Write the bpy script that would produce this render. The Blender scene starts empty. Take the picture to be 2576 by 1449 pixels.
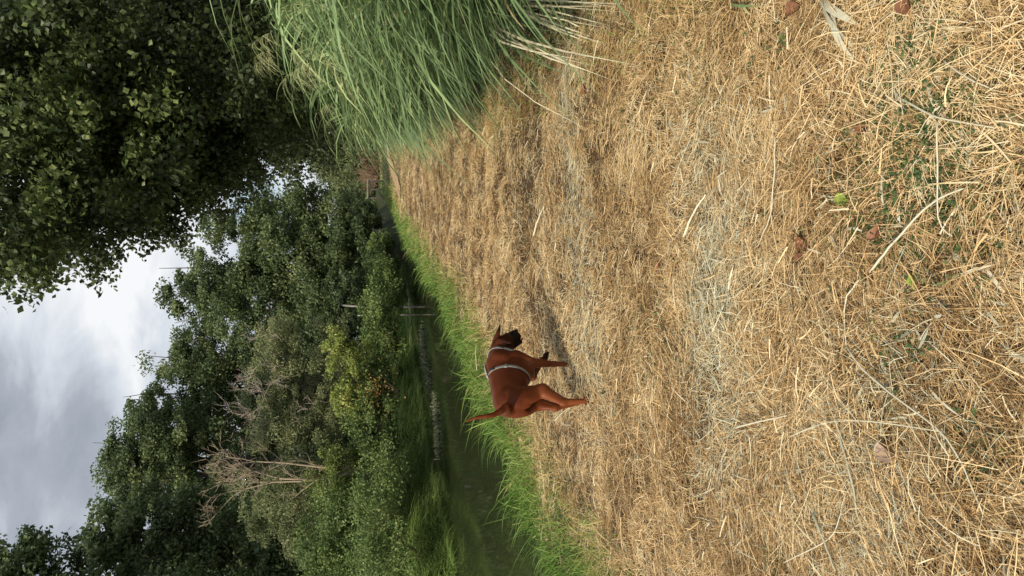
import bpy, math
import numpy as np
from mathutils import Vector, Matrix
from mathutils.bvhtree import BVHTree

S = bpy.context.scene
C = S.collection
rng = np.random.default_rng(7)
R = math.radians

# ------------------------------------------------------------------ camera
PITCH = R(12.2); CAMH = 1.5; F = 1778.0            # F in pixels of a 2576 px wide picture
cam = bpy.data.cameras.new('camera'); camo = bpy.data.objects.new('camera', cam); C.objects.link(camo)
cam.sensor_width = 36; cam.lens = 36 * F / 2576; cam.clip_start = 0.05; cam.clip_end = 2000
fw = Vector((0, math.cos(PITCH), -math.sin(PITCH))); up = Vector((0, math.sin(PITCH), math.cos(PITCH)))
m = Matrix.Identity(4)                              # the phone was held on its side: picture right = world down
for i, ax in enumerate((-up, Vector((1, 0, 0)), -fw)):
    for j in range(3): m[j][i] = ax[j]
m[2][3] = CAMH
camo.matrix_world = m; S.camera = camo

# ------------------------------------------------------------------ light
SUN_EL = R(38); SUN_DIR = Vector((-0.58, -0.81, 0)).normalized()   # horizontal direction towards the sun
sd = Vector((SUN_DIR.x * math.cos(SUN_EL), SUN_DIR.y * math.cos(SUN_EL), math.sin(SUN_EL)))
sun = bpy.data.lights.new('sun', 'SUN'); sun.energy = 5.0; sun.angle = R(3.0); sun.color = (1.0, 0.88, 0.72)
so = bpy.data.objects.new('sun', sun); C.objects.link(so); so.rotation_euler = sd.to_track_quat('Z', 'Y').to_euler()
so.location = (-10, -10, 20)
S.view_settings.view_transform = 'Standard'; S.view_settings.look = 'None'
S.view_settings.exposure = 0.0; S.view_settings.gamma = 1.0
S.cycles.max_bounces = 5; S.cycles.diffuse_bounces = 3; S.cycles.glossy_bounces = 2
S.cycles.transmission_bounces = 3; S.cycles.transparent_max_bounces = 4

def raydir(x, y):
    cx = 724.5 - y; cy = 1288.0 - x
    return Vector((cx, F * math.cos(PITCH) + cy * math.sin(PITCH), -F * math.sin(PITCH) + cy * math.cos(PITCH)))
def at(x, y, Y):                                    # point seen at picture (x, y) (2576 px scale), Y metres ahead
    d = raydir(x, y); return Vector((0, 0, CAMH)) + d * (Y / d.y)
def gr(x, y, z=0.0):                                # the same on the level z
    d = raydir(x, y); return Vector((0, 0, CAMH)) + d * ((z - CAMH) / d.z)

# world: Nishita sky behind a layer of grey and white cloud
w = bpy.data.worlds.new('World'); S.world = w; w.use_nodes = True
nt = w.node_tree; nt.nodes.clear()
def N(t, typ, **kw):
    n = t.nodes.new(typ)
    for k, v in kw.items():
        if k.startswith('i_'):
            key = k[2:]; key = int(key) if key.isdigit() else key
            n.inputs[key].default_value = v
        else: setattr(n, k, v)
    return n
L = nt.links.new
sky = N(nt, 'ShaderNodeTexSky', sky_type='NISHITA', sun_disc=False)
sky.sun_elevation = SUN_EL; sky.sun_rotation = math.atan2(SUN_DIR.x, SUN_DIR.y)
skym = N(nt, 'ShaderNodeVectorMath', operation='SCALE'); skym.inputs['Scale'].default_value = 0.12
L(sky.outputs[0], skym.inputs[0])
tc = N(nt, 'ShaderNodeTexCoord')
nrm = N(nt, 'ShaderNodeVectorMath', operation='NORMALIZE'); L(tc.outputs['Generated'], nrm.inputs[0])
mp = N(nt, 'ShaderNodeMapping'); mp.inputs['Scale'].default_value = (1.0, 1.0, 2.2); L(nrm.outputs[0], mp.inputs[0])
n1 = N(nt, 'ShaderNodeTexNoise', i_Scale=2.6, i_Detail=7.0, i_Roughness=0.52, i_Distortion=0.25); L(mp.outputs[0], n1.inputs['Vector'])
def lobe(x, y, power):
    d = raydir(x, y).normalized()
    dt = N(nt, 'ShaderNodeVectorMath', operation='DOT_PRODUCT'); dt.inputs[1].default_value = d; L(nrm.outputs[0], dt.inputs[0])
    mx = N(nt, 'ShaderNodeMath', operation='MAXIMUM'); mx.inputs[1].default_value = 0; L(dt.outputs['Value'], mx.inputs[0])
    pw = N(nt, 'ShaderNodeMath', operation='POWER'); pw.inputs[1].default_value = power; L(mx.outputs[0], pw.inputs[0])
    return pw.outputs[0]
def madd(a, k, b):
    n = N(nt, 'ShaderNodeMath', operation='MULTIPLY_ADD'); L(a, n.inputs[0]); n.inputs[1].default_value = k
    if isinstance(b, float): n.inputs[2].default_value = b
    else: L(b, n.inputs[2])
    return n.outputs[0]
n2 = N(nt, 'ShaderNodeTexNoise', i_Scale=7.0, i_Detail=8.0, i_Roughness=0.6, i_Distortion=0.5); L(mp.outputs[0], n2.inputs['Vector'])
v = madd(n1.outputs[0], 2.1, -0.72)
v = madd(n2.outputs[0], 0.95, v)
v = madd(lobe(120, 1120, 22), -0.42, v)
v = madd(lobe(60, 1000, 60), -0.10, v)
v = madd(lobe(380, 780, 70), 0.22, v)
v = madd(lobe(480, 560, 90), 0.04, v)
v = madd(lobe(180, 700, 60), 0.08, v)
rp = N(nt, 'ShaderNodeValToRGB')
e = rp.color_ramp.elements
e[0].position = 0.1; e[0].color = (0.30, 0.34, 0.40, 1)
e[1].position = 1.05; e[1].color = (0.93, 0.95, 0.97, 1)
x_ = e.new(0.42); x_.color = (0.42, 0.46, 0.525, 1)
x_ = e.new(0.72); x_.color = (0.66, 0.71, 0.78, 1)
L(v, rp.inputs[0])
mixf = madd(lobe(655, 520, 1500), -0.8, 1.0)
mx = N(nt, 'ShaderNodeMix', data_type='RGBA'); L(mixf, mx.inputs[0]); L(skym.outputs[0], mx.inputs[6]); L(rp.outputs[0], mx.inputs[7])
bg = N(nt, 'ShaderNodeBackground', i_Strength=1.0); L(mx.outputs[2], bg.inputs[0])
wo = N(nt, 'ShaderNodeOutputWorld'); L(bg.outputs[0], wo.inputs[0])

# ------------------------------------------------------------------ helpers
def ramp_mat(name, cols, rough=0.6, trans=0.0, noise=0.0, nscale=20.0, spec=0.3, bump=0.0, bscale=60.0):
    """procedural material: ramp over the per-blade 'tint' value, broken up by noise; optional translucency"""
    M = bpy.data.materials.new(name); M.use_nodes = True; t = M.node_tree; l = t.links.new
    b = t.nodes['Principled BSDF']; b.inputs['Roughness'].default_value = rough
    b.inputs['Specular IOR Level'].default_value = spec
    a = N(t, 'ShaderNodeAttribute', attribute_name='tint'); src = a.outputs['Fac']
    if noise:
        g = N(t, 'ShaderNodeTexCoord'); nz = N(t, 'ShaderNodeTexNoise', i_Scale=nscale, i_Detail=5.0); l(g.outputs['Object'], nz.inputs['Vector'])
        k = N(t, 'ShaderNodeMath', operation='MULTIPLY_ADD'); l(nz.outputs[0], k.inputs[0]); k.inputs[1].default_value = noise
        k2 = N(t, 'ShaderNodeMath', operation='ADD'); l(src, k.inputs[2]); l(k.outputs[0], k2.inputs[0]); k2.inputs[1].default_value = -noise / 2
        src = k2.outputs[0]
    r = N(t, 'ShaderNodeValToRGB'); l(src, r.inputs[0]); el = r.color_ramp.elements
    ps = [c[0] for c in cols]
    el[0].position = cols[0][0]; el[0].color = (*cols[0][1], 1); el[1].position = cols[-1][0]; el[1].color = (*cols[-1][1], 1)
    for p, c in cols[1:-1]:
        q = el.new(p); q.color = (*c, 1)
    l(r.outputs[0], b.inputs['Base Color'])
    if bump:
        g = N(t, 'ShaderNodeTexCoord'); nz = N(t, 'ShaderNodeTexNoise', i_Scale=bscale, i_Detail=6.0); l(g.outputs['Object'], nz.inputs['Vector'])
        bp = N(t, 'ShaderNodeBump', i_Strength=bump, i_Distance=0.02); l(nz.outputs[0], bp.inputs['Height']); l(bp.outputs[0], b.inputs['Normal'])
    if trans:
        tr = N(t, 'ShaderNodeBsdfTranslucent'); l(r.outputs[0], tr.inputs[0])
        ms = N(t, 'ShaderNodeMixShader'); ms.inputs[0].default_value = trans
        l(b.outputs[0], ms.inputs[1]); l(tr.outputs[0], ms.inputs[2]); l(ms.outputs[0], t.nodes['Material Output'].inputs[0])
    return M

def mesh_np(name, V, Fc, tint=None, smooth=False):
    """V (n,3), Fc (m,k) numpy -> mesh"""
    V = np.asarray(V, np.float32); Fc = np.asarray(Fc, np.int32); k = Fc.shape[1]
    me = bpy.data.meshes.new(name)
    me.vertices.add(len(V)); me.vertices.foreach_set('co', V.ravel())
    me.loops.add(Fc.size); me.loops.foreach_set('vertex_index', Fc.ravel())
    me.polygons.add(len(Fc)); me.polygons.foreach_set('loop_start', np.arange(0, Fc.size, k, dtype=np.int32))
    me.polygons.foreach_set('use_smooth', np.full(len(Fc), smooth))
    me.update(calc_edges=True)
    if tint is not None:
        at_ = me.attributes.new('tint', 'FLOAT', 'POINT'); at_.data.foreach_set('value', np.asarray(tint, np.float32))
    return me

def obj(name, me, mat, parent=None, **tags):
    o = bpy.data.objects.new(name, me); C.objects.link(o)
    if mat is not None and me is not None: me.materials.append(mat)
    if parent is not None: o.parent = parent
    tag(o, **tags); return o
def tag(o, label=None, cat=None, group=None, kind=None):
    if label: o['label'] = label
    if cat: o['category'] = cat
    if group: o['group'] = group
    if kind: o['kind'] = kind
    return o
def empty(name, loc, **tags):
    o = bpy.data.objects.new(name, None); C.objects.link(o); o.location = loc; o.empty_display_size = 0.2
    tag(o, **tags); return o

class Acc:                                          # collects vertex / quad / tint blocks for ONE mesh
    def __init__(s): s.V = []; s.F = []; s.T = []; s.n = 0
    def add(s, V, Fc, T):
        s.V.append(np.asarray(V, float)); s.F.append(np.asarray(Fc) + s.n); s.T.append(np.broadcast_to(T, (len(V),)).astype(float)); s.n += len(V)
    def mesh(s, name, smooth=False, origin=None):
        V = np.concatenate(s.V)
        if origin is not None: V = V - np.array(origin)
        return mesh_np(name, V, np.concatenate(s.F), np.concatenate(s.T), smooth)

def unit(a): return a / (np.linalg.norm(a, axis=-1, keepdims=True) + 1e-9)
def strips(acc, base, d, length, width, bend, tint, K=3, twist=None, taper='blade', fold=0.0):
    """n ribbons: base (n,3), start direction d (n,3), bend (n,3) added as t^2*length*bend"""
    n = len(base); d = unit(np.asarray(d, float)); length = np.broadcast_to(length, (n,))[:, None]; width = np.broadcast_to(width, (n,))[:, None]
    side0 = unit(np.cross(d, np.array([0, 0, 1.0])) + 1e-4)
    if twist is not None:
        nn = unit(np.cross(side0, d)); c = np.cos(twist)[:, None]; s_ = np.sin(twist)[:, None]; side0 = side0 * c + nn * s_
    V = np.empty((n, K + 1, 2, 3))
    for i in range(K + 1):
        t = i / K
        p = base + d * length * t + bend * length * t * t
        wd = {'blade': (0.55 + 0.9 * t if t < 0.4 else 0.91) * (1 - t ** 2.2) + 0.04, 'straw': 1 - 0.35 * t, 'leaf': math.sin(math.pi * min(1, 0.06 + 0.94 * t)) ** 0.7 + 0.02}[taper]
        V[:, i, 0] = p - side0 * width * 0.5 * wd; V[:, i, 1] = p + side0 * width * 0.5 * wd
    q = np.arange(K)[:, None] * 2 + np.array([0, 1, 3, 2])
    Fc = (np.arange(n)[:, None, None] * (K + 1) * 2 + q[None]).reshape(-1, 4)
    acc.add(V.reshape(-1, 3), Fc, np.repeat(np.broadcast_to(tint, (n,)), (K + 1) * 2))

def leaves(acc, c, size, tint, flat=0.0, aspect=0.62, up_bias=None):
    """n diamond leaves, randomly turned; flat pulls their normals upwards"""
    n = len(c); size = np.broadcast_to(size, (n,))[:, None]
    nrm_ = unit(rng.normal(size=(n, 3)) + np.array([0, 0, 1.0]) * flat)
    a = unit(np.cross(nrm_, rng.normal(size=(n, 3)))); b = np.cross(nrm_, a)
    a = a * size * 0.5; b = b * size * 0.5 * aspect; h = nrm_ * size * 0.10
    V = np.stack([c - a, c + b * 0.95 - a * 0.1 + h, c + a, c - b * 0.95 - a * 0.1 + h], 1)
    acc.add(V.reshape(-1, 3), np.arange(n * 4).reshape(n, 4), np.repeat(np.broadcast_to(tint, (n,)), 4))

def tube(acc, pts, rad, k=7, tint=0.5, cap=True):
    P = np.array([list(p) for p in pts], float); n = len(P); rad = np.broadcast_to(rad, (n,))
    T = unit(np.gradient(P, axis=0)); ref = np.array([0.31, 0.17, 0.93]) if abs(T[0][2]) < 0.9 else np.array([1.0, 0.1, 0])
    A = unit(np.cross(T, ref)); B = np.cross(T, A)
    an = np.linspace(0, 2 * np.pi, k, endpoint=False)
    V = P[:, None] + rad[:, None, None] * (A[:, None] * np.cos(an)[None, :, None] + B[:, None] * np.sin(an)[None, :, None])
    i = np.arange(n - 1)[:, None] * k; j = np.arange(k)[None]; j2 = (j + 1) % k
    Fc = np.stack([i + j, i + j2, i + k + j2, i + k + j], -1).reshape(-1, 4)
    V = V.reshape(-1, 3)
    if cap:
        m0 = len(V); V = np.vstack([V, P[-1] + T[-1] * rad[-1] * 0.6, P[0] - T[0] * rad[0] * 0.3]); b0 = (n - 1) * k
        top = np.array([[b0 + q, b0 + (q + 1) % k, m0, m0] for q in range(k)]); bot = np.array([[(q + 1) % k, q, m0 + 1, m0 + 1] for q in range(k)])
        # degenerate quads are avoided: pair two neighbours when k is even
        if k % 2 == 0:
            top = np.array([[b0 + q, b0 + q + 1, b0 + (q + 2) % k, m0] for q in range(0, k, 2)])
            bot = np.array([[(q + 2) % k, q + 1, q, m0 + 1] for q in range(0, k, 2)])
            Fc = np.vstack([Fc, top, bot])
        else: V = V[:m0]
    acc.add(V, Fc, tint)

def vnoise(x, y, sc, seed=0):                       # cheap smooth value noise on the ground plane
    x = np.asarray(x) * sc + seed * 17.3; y = np.asarray(y) * sc + seed * 5.1
    xi = np.floor(x); yi = np.floor(y); fx = x - xi; fy = y - yi; fx = fx * fx * (3 - 2 * fx); fy = fy * fy * (3 - 2 * fy)
    h = lambda a, b: (np.sin(a * 127.1 + b * 311.7 + seed) * 43758.5453) % 1.0
    return (h(xi, yi) * (1 - fx) + h(xi + 1, yi) * fx) * (1 - fy) + (h(xi, yi + 1) * (1 - fx) + h(xi + 1, yi + 1) * fx) * fy

# ------------------------------------------------------------------ the lie of the land
WATER = -0.42
nb = [gr(x, y, 0.12) for x, y in ((1400, 1560), (1340, 1400), (1248, 1130), (1140, 850), (1068, 700), (1015, 600), (975, 520), (955, 480))]
fb = [gr(x, y, WATER) for x, y in ((1165, 1600), (1148, 1400), (1085, 1160), (1062, 1000), (1036, 850), (1014, 690), (1000, 560), (985, 500))]
rb = [gr(x, y, 0.0) for x, y in ((1500, 30), (1390, 120), (1310, 215), (1240, 262), (1130, 310), (1000, 372), (965, 385))]
def lin(P, Y):
    ys = np.array([p.y for p in P]); xs = np.array([p.x for p in P]); Y = np.asarray(Y, float)
    r_ = np.interp(Y, ys, xs)
    s0 = (xs[1] - xs[0]) / (ys[1] - ys[0]); s1 = 0.22
    r_ = np.where(Y < ys[0], xs[0] + (Y - ys[0]) * s0 * 0.6, r_); return np.where(Y > ys[-1], xs[-1] + (Y - ys[-1]) * s1, r_)
def Xn(Y): return lin(nb, Y) + 0.10 * (vnoise(Y, 0, 0.9, 3) - 0.5)
def Xf(Y): return np.minimum(lin(fb, Y), Xn(Y) - 1.0) + 0.2 * (vnoise(Y, 0, 0.6, 5) - 0.5)
def Xr(Y): return lin(rb, Y)
def sst(a, b, x):
    t = np.clip((x - a) / (b - a), 0, 1); return t * t * (3 - 2 * t)
rutP = [gr(x, y) for x, y in ((1410, 60), (1372, 180), (1338, 300), (1325, 500), (1345, 650), (1385, 850), (1425, 1000), (1450, 1300), (1460, 1500))][::-1]
def rut(X, Y):                                      # 1 on the old wheel rut that crosses the path ahead
    yr = np.interp(X, [p.x for p in rutP], [p.y for p in rutP]); return np.exp(-((Y - yr + 0.5 * (vnoise(X, Y, 1.5, 51) - 0.5)) / (0.20 + 0.05 * yr)) ** 2) * (0.55 + 0.7 * vnoise(X, Y, 1.1, 52)).clip(0, 1)
def gz(X, Y):
    X = np.asarray(X, float); Y = np.asarray(Y, float)
    bump = 0.07 * (vnoise(X, Y, 1.3, 1) - 0.5) + 0.05 * (vnoise(X, Y, 3.6, 2) - 0.5)
    xn = Xn(Y); xf = Xf(Y)
    near = (bump - 0.08 * rut(X, Y)) * (1 - 0.95 * np.exp(-((X + 0.66) ** 2 + (Y - 4.85) ** 2) / 0.22)) - 1.0 * sst(xn + 0.05, xn - 0.75, X)
    far = -1.0 + 1.25 * sst(xf + 0.35, xf - 0.9, X) + 0.5 * sst(xf - 1, xf - 6, X) + bump
    c = (xn + xf) / 2
    z = np.where(X > c, near, far)
    return z - 0.10 * sst(8, 30, Y) * 0 

# ground sheet, fine near the camera and coarse towards the horizon
gx = np.concatenate([-np.geomspace(400, 12, 14), np.arange(-11.5, 9, 0.16), np.geomspace(9.5, 400, 14)])
gy = np.concatenate([[-60, -20, -8, -4, -2], np.arange(-1, 12, 0.16), np.arange(12, 50, 0.5), np.geomspace(52, 900, 16)])
GX, GY = np.meshgrid(gx, gy); GZ = gz(GX, GY); GZ = np.where((GY > 70) | (GX > 60) | (GX < -80), np.maximum(GZ, 0.0), GZ)
ni, nj = GX.shape; idx = np.arange(ni * nj).reshape(ni, nj)
GF = np.stack([idx[:-1, :-1], idx[:-1, 1:], idx[1:, 1:], idx[1:, :-1]], -1).reshape(-1, 4)
def zone_green(X, Y):                               # 0 dry straw .. 1 green bank
    d = X - Xn(Y); r = Xr(Y) - X
    g = 1 - sst(0.15, 1.25, d + 0.5 * (vnoise(X, Y, 1.1, 9) - 0.5))
    g = np.maximum(g, 0.8 * (1 - sst(-0.1, 0.35, r + 0.3 * (vnoise(X, Y, 1.7, 12) - 0.5))))
    far = sst(24, 34, Y); return np.clip(np.maximum(g, far * (0.35 + 0.5 * vnoise(X, Y, 0.35, 4))), 0, 1)
gt = np.where(GX < Xn(GY), 1.0, zone_green(GX, GY))
M_ground = ramp_mat('soil_and_thatch', [(0.0, (0.065, 0.04, 0.02)), (0.25, (0.085, 0.06, 0.03)), (0.6, (0.06, 0.065, 0.022)), (1.0, (0.025, 0.035, 0.012))], 0.95, noise=0.35, nscale=9, bump=0.6, bscale=40)
g = obj('ground', mesh_np('ground', np.stack([GX, GY, GZ], -1).reshape(-1, 3), GF, gt.ravel(), True), M_ground, kind='structure')

# water
M_w = bpy.data.materials.new('canal_water'); M_w.use_nodes = True; t = M_w.node_tree; b = t.nodes['Principled BSDF']
b.inputs['Base Color'].default_value = (0.022, 0.030, 0.012, 1); b.inputs['Roughness'].default_value = 0.04; b.inputs['IOR'].default_value = 1.33
tcw = N(t, 'ShaderNodeTexCoord'); mw = N(t, 'ShaderNodeMapping'); mw.inputs['Scale'].default_value = (1, 1, 1); t.links.new(tcw.outputs['Object'], mw.inputs[0])
nw = N(t, 'ShaderNodeTexNoise', i_Scale=5.0, i_Detail=3.0); t.links.new(mw.outputs[0], nw.inputs['Vector'])
bw = N(t, 'ShaderNodeBump', i_Strength=0.05, i_Distance=0.02); t.links.new(nw.outputs[0], bw.inputs['Height']); t.links.new(bw.outputs[0], b.inputs['Normal'])
ws = np.concatenate([np.arange(-8, 45, 1.0)]); WV = []; 
for y_ in ws: WV += [(float(Xf(y_)) - 1.0, y_, WATER), (float(Xn(y_)) + 0.4, y_, WATER)]
obj('water', mesh_np('water', WV, [(2 * i, 2 * i + 1, 2 * i + 3, 2 * i + 2) for i in range(len(ws) - 1)], None), M_w, kind='structure')

# ------------------------------------------------------------------ straw, grass, weeds on the ground
M_straw = ramp_mat('dry_straw', [(0.0, (0.10, 0.055, 0.02)), (0.2, (0.27, 0.165, 0.07)), (0.45, (0.56, 0.380, 0.17)), (0.72, (0.84, 0.66, 0.37)), (0.86, (0.66, 0.62, 0.43)), (1.0, (0.40, 0.44, 0.34))], 0.55, trans=0.15)
M_grass = ramp_mat('green_grass', [(0.0, (0.06, 0.12, 0.02)), (0.45, (0.14, 0.26, 0.045)), (0.75, (0.26, 0.36, 0.08)), (0.9, (0.46, 0.42, 0.16)), (1.0, (0.58, 0.44, 0.20))], 0.5, trans=0.3)

def scatter(nwant, ymin, ymax, xa, xb, power=1.3, yref=2.2):
    """points on the ground, denser near the camera"""
    u = rng.random(nwant * 3)
    ys = np.linspace(ymin, ymax, 400); wd = (xb(ys) - xa(ys)).clip(0.01); dens = np.minimum(1, (yref / np.maximum(ys, 0.1)) ** power) * wd
    cdf = np.cumsum(dens); cdf /= cdf[-1]
    Y = np.interp(u[:nwant], cdf, ys); a = xa(Y); X = a + (xb(Y) - a) * u[nwant:2 * nwant]
    ok = np.abs(X) < 1.2 + 0.62 * Y
    return X[ok], Y[ok]
def pale_zone(X, Y):                                # strips where the mower dropped grey-green reed litter
    p1 = gr(1850, 640); p2 = gr(1370, 700)
    a = np.exp(-(((Y - 2.75 - 0.05 * X) / 0.22) ** 2)) * sst(-1.3, -0.2, X) * (1 - sst(0.35, 0.95, X))
    b_ = np.exp(-(((Y - 4.6 - 0.25 * X) / 0.35) ** 2)) * sst(-1.2, -0.4, X) * 0.9
    c = np.exp(-(((Y - 1.75 + 0.35 * (X + 0.4)) / 0.25) ** 2)) * (1 - sst(-0.25, 0.2, X)) * 0.45
    return np.clip(a + b_ + c, 0, 1)

A = Acc()
def add_straw(n, ymin, ymax, lmin, lmax, wid, lift, K, zoff, power, tshift=0.0):
    X, Y = scatter(n, ymin, ymax, lambda y: Xn(y) + 0.12, lambda y: Xr(y) + 0.5 + 0 * y, power)
    k = rng.random(len(X)) > np.maximum(zone_green(X, Y) * 0.72, 0.6 * rut(X, Y)); k &= rng.random(len(X)) < 0.30 + 1.2 * vnoise(X, Y, 5.0, 33) * (0.5 + vnoise(X, Y, 1.7, 34)); X = X[k]; Y = Y[k]; n = len(X)
    th = 6.283 * vnoise(X, Y, 1.6, 21) * 1.3 + rng.normal(size=n) * 1.1
    pz = pale_zone(X, Y)
    el = np.abs(rng.normal(size=n)) * lift * (0.35 + 1.3 * vnoise(X, Y, 3.0, 8)) * (1 - 0.4 * pz)
    d = np.stack([np.cos(th) * np.cos(el), np.sin(th) * np.cos(el), np.sin(el)], 1)
    el = np.minimum(el * (1 + 0.5 * sst(4, 10, Y)), 1.3); sc = np.maximum(1, Y / 3.0) ** 0.55
    d = np.stack([np.cos(th) * np.cos(el), np.sin(th) * np.cos(el), np.sin(el)], 1)
    ln = (lmin + (lmax - lmin) * rng.random(n) ** 1.8) * sc ** 0.4
    z = gz(X, Y) + zoff * rng.random(n) * (0.4 + 1.2 * vnoise(X, Y, 2.5, 31)) + 0.002
    bend = rng.normal(size=(n, 3)) * 0.16; bend[:, 2] = -0.5 * np.sin(el) - 0.03 + 0.05 * rng.normal(size=n)
    tone = 0.24 * (vnoise(X, Y, 2.2, 14) - 0.5) + 0.14 * (vnoise(X, Y, 6, 15) - 0.5)
    tt = np.clip(0.46 + 1.8 * tone + tshift + rng.normal(size=n) * 0.20, 0.0, 0.82)
    ru = rut(X, Y); tt = np.where(rng.random(n) < ru * 0.75, np.where(rng.random(n) < 0.62, 0.06 + 0.1 * rng.random(n), 0.9), tt); tt = np.where(rng.random(n) < pz * 0.65, 0.86 + 0.14 * rng.random(n), tt)
    strips(A, np.stack([X, Y, z], 1), d, ln, wid * (0.6 + 0.8 * rng.random(n)) * sc, bend, tt, K, rng.normal(size=n) * 0.6, 'straw')
Q = 1.0
add_straw(int(210000 * Q), 0.5, 34, 0.03, 0.11, 0.0022, 0.38, 2, 0.035, 1.75)
add_straw(int(190000 * Q), 0.5, 34, 0.03, 0.09, 0.0019, 0.60, 2, 0.045, 1.75, -0.06)
add_straw(int(24000 * Q), 0.5, 20, 0.10, 0.24, 0.0020, 0.14, 3, 0.05, 2.0, 0.14)
add_straw(int(5500 * Q), 0.5, 14, 0.06, 0.15, 0.0040, 0.14, 3, 0.06, 2.0, 0.24)
# flattened tufts, each combed one way
nt_ = int(5200 * Q); X, Y = scatter(nt_, 0.7, 26, lambda y: Xn(y) + 0.4, lambda y: Xr(y) + 0.2, 1.5); nt_ = len(X); per = 26
th = 6.283 * vnoise(X, Y, 0.9, 22) + rng.normal(size=nt_) * 0.8; tt0 = np.clip(0.5 + rng.normal(size=nt_) * 0.2, 0.05, 0.8); L0 = 0.06 + 0.11 * rng.random(nt_); sct = np.maximum(1, Y / 3) ** 0.62
X = np.repeat(X, per); Y = np.repeat(Y, per); th = np.repeat(th, per) + rng.normal(size=nt_ * per) * 0.33; sct = np.repeat(sct, per); L0 = np.repeat(L0, per) * sct ** 0.2 * (0.6 + 0.6 * rng.random(nt_ * per))
X = X + rng.normal(size=len(X)) * 0.022 * sct; Y = Y + rng.normal(size=len(X)) * 0.022 * sct; el = (0.35 + 0.25 * rng.random(len(X))) * (1 + 0.4 * sst(3, 9, Y))
bd = rng.normal(size=(len(X), 3)) * 0.10; bd[:, 2] = -0.42
strips(A, np.stack([X, Y, gz(X, Y) + 0.01], 1), np.stack([np.cos(th) * np.cos(el), np.sin(th) * np.cos(el), np.sin(el)], 1), L0, 0.0019 * sct, bd, np.clip(np.repeat(tt0, per) + rng.normal(size=len(X)) * 0.13, 0, 0.82), 3, rng.normal(size=len(X)) * 0.6, 'straw')
# standing dry stubble, taller towards the banks
X, Y = scatter(int(22000 * Q), 0.6, 30, lambda y: Xn(y) + 0.15, lambda y: Xr(y) + 0.3 + 0 * y, 1.6)
k = rng.random(len(X)) > zone_green(X, Y) * 0.8; X = X[k]; Y = Y[k]; n = len(X); ed = 1 - sst(0.2, 1.2, X - Xn(Y))
sc = np.maximum(1, Y / 3.0) ** 0.6
d = rng.normal(size=(n, 3)) * 0.55; d[:, 2] = 0.8
bd = rng.normal(size=(n, 3)) * 0.3; bd[:, 2] = -0.35
strips(A, np.stack([X, Y, gz(X, Y)], 1), d, (0.035 + 0.05 * rng.random(n) + 0.12 * ed * rng.random(n)) * sc ** 0.6, 0.0022 * sc, bd, np.clip(rng.normal(size=n) * 0.15 + 0.42, 0, 0.8), 2, rng.normal(size=n), 'blade')
obj('dry_straw', A.mesh('dry_straw'), M_straw, label='mown yellow straw and grey reed litter covering the towpath', cat='straw', kind='stuff')

A = Acc()
def add_grass(n, ymin, ymax, xa, xb, hmin, hmax, wid, lean, tmu, dens=None, power=1.3, K=3):
    X, Y = scatter(n, ymin, ymax, xa, xb, power)
    if dens is not None:
        k = rng.random(len(X)) < dens(X, Y); X = X[k]; Y = Y[k]
    n = len(X); sc = np.maximum(1, Y / 5.0) ** 0.55
    d = rng.normal(size=(n, 3)) * 0.32 + np.array(lean); d[:, 2] = 0.9 + 0.2 * rng.random(n)
    bd = unit(rng.normal(size=(n, 3)) * 0.7 + np.array(lean) * 1.5) * (0.25 + 0.5 * rng.random((n, 1))); bd[:, 2] = -0.25 - 0.35 * rng.random(n)
    h = (hmin + (hmax - hmin) * rng.random(n) ** 1.4) * (0.35 + 1.2 * vnoise(X, Y, 1.6, 41))
    tt = np.clip(tmu + rng.normal(size=n) * 0.2 + 0.35 * (vnoise(X, Y, 1.5, 44) - 0.5) + 0.35 * sst(0.3, 1.1, X - Xn(Y)), 0, 1)
    strips(A, np.stack([X, Y, gz(X, Y) - 0.01], 1), d, h, wid * sc * (0.6 + 0.8 * rng.random(n)), bd, tt, K, rng.normal(size=n) * 0.8, 'blade')
zg = lambda X, Y: np.clip(zone_green(X, Y) ** 1.3, 0, 1)
add_grass(int(52000 * Q), 3.0, 40, lambda y: Xn(y) - 0.55, lambda y: Xn(y) + 1.1, 0.08, 0.30, 0.006, (-0.12, 0, 0), 0.52, lambda X, Y: np.where(X < Xn(Y) + 0.1, 1, zg(X, Y)), 1.1)
add_grass(int(5000 * Q), 3.0, 30, lambda y: Xn(y) - 0.65, lambda y: Xn(y) + 0.15, 0.28, 0.52, 0.009, (-0.3, 0, 0), 0.42, None, 1.2, 4)
add_grass(int(24000 * Q), 1.0, 30, lambda y: Xr(y) - 0.45, lambda y: Xr(y) + 0.9, 0.05, 0.22, 0.004, (-0.1, 0, 0), 0.45, None, 1.3)
# sparse green blades through the straw
add_grass(int(42000 * Q), 0.6, 26, lambda y: Xn(y) + 0.3, lambda y: Xr(y), 0.025, 0.085, 0.0026, (0, 0, 0), 0.55, lambda X, Y: 0.06 + 0.94 * sst(0.44, 0.70, vnoise(X, Y, 1.3, 61) * 0.7 + 0.3 * vnoise(X, Y, 4, 62)), 1.7)
add_grass(int(16000 * Q), 22, 60, lambda y: Xn(y) - 0.4, lambda y: Xr(y) + 5, 0.08, 0.22, 0.01, (0, 0, 0), 0.6, lambda X, Y: 0.7 * (vnoise(X, Y, 0.5, 70) > 0.35), 0.8, 2)
obj('bank_grass', A.mesh('bank_grass'), M_grass, label='green grass growing along the towpath edge above the water', cat='grass', kind='stuff')

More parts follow.
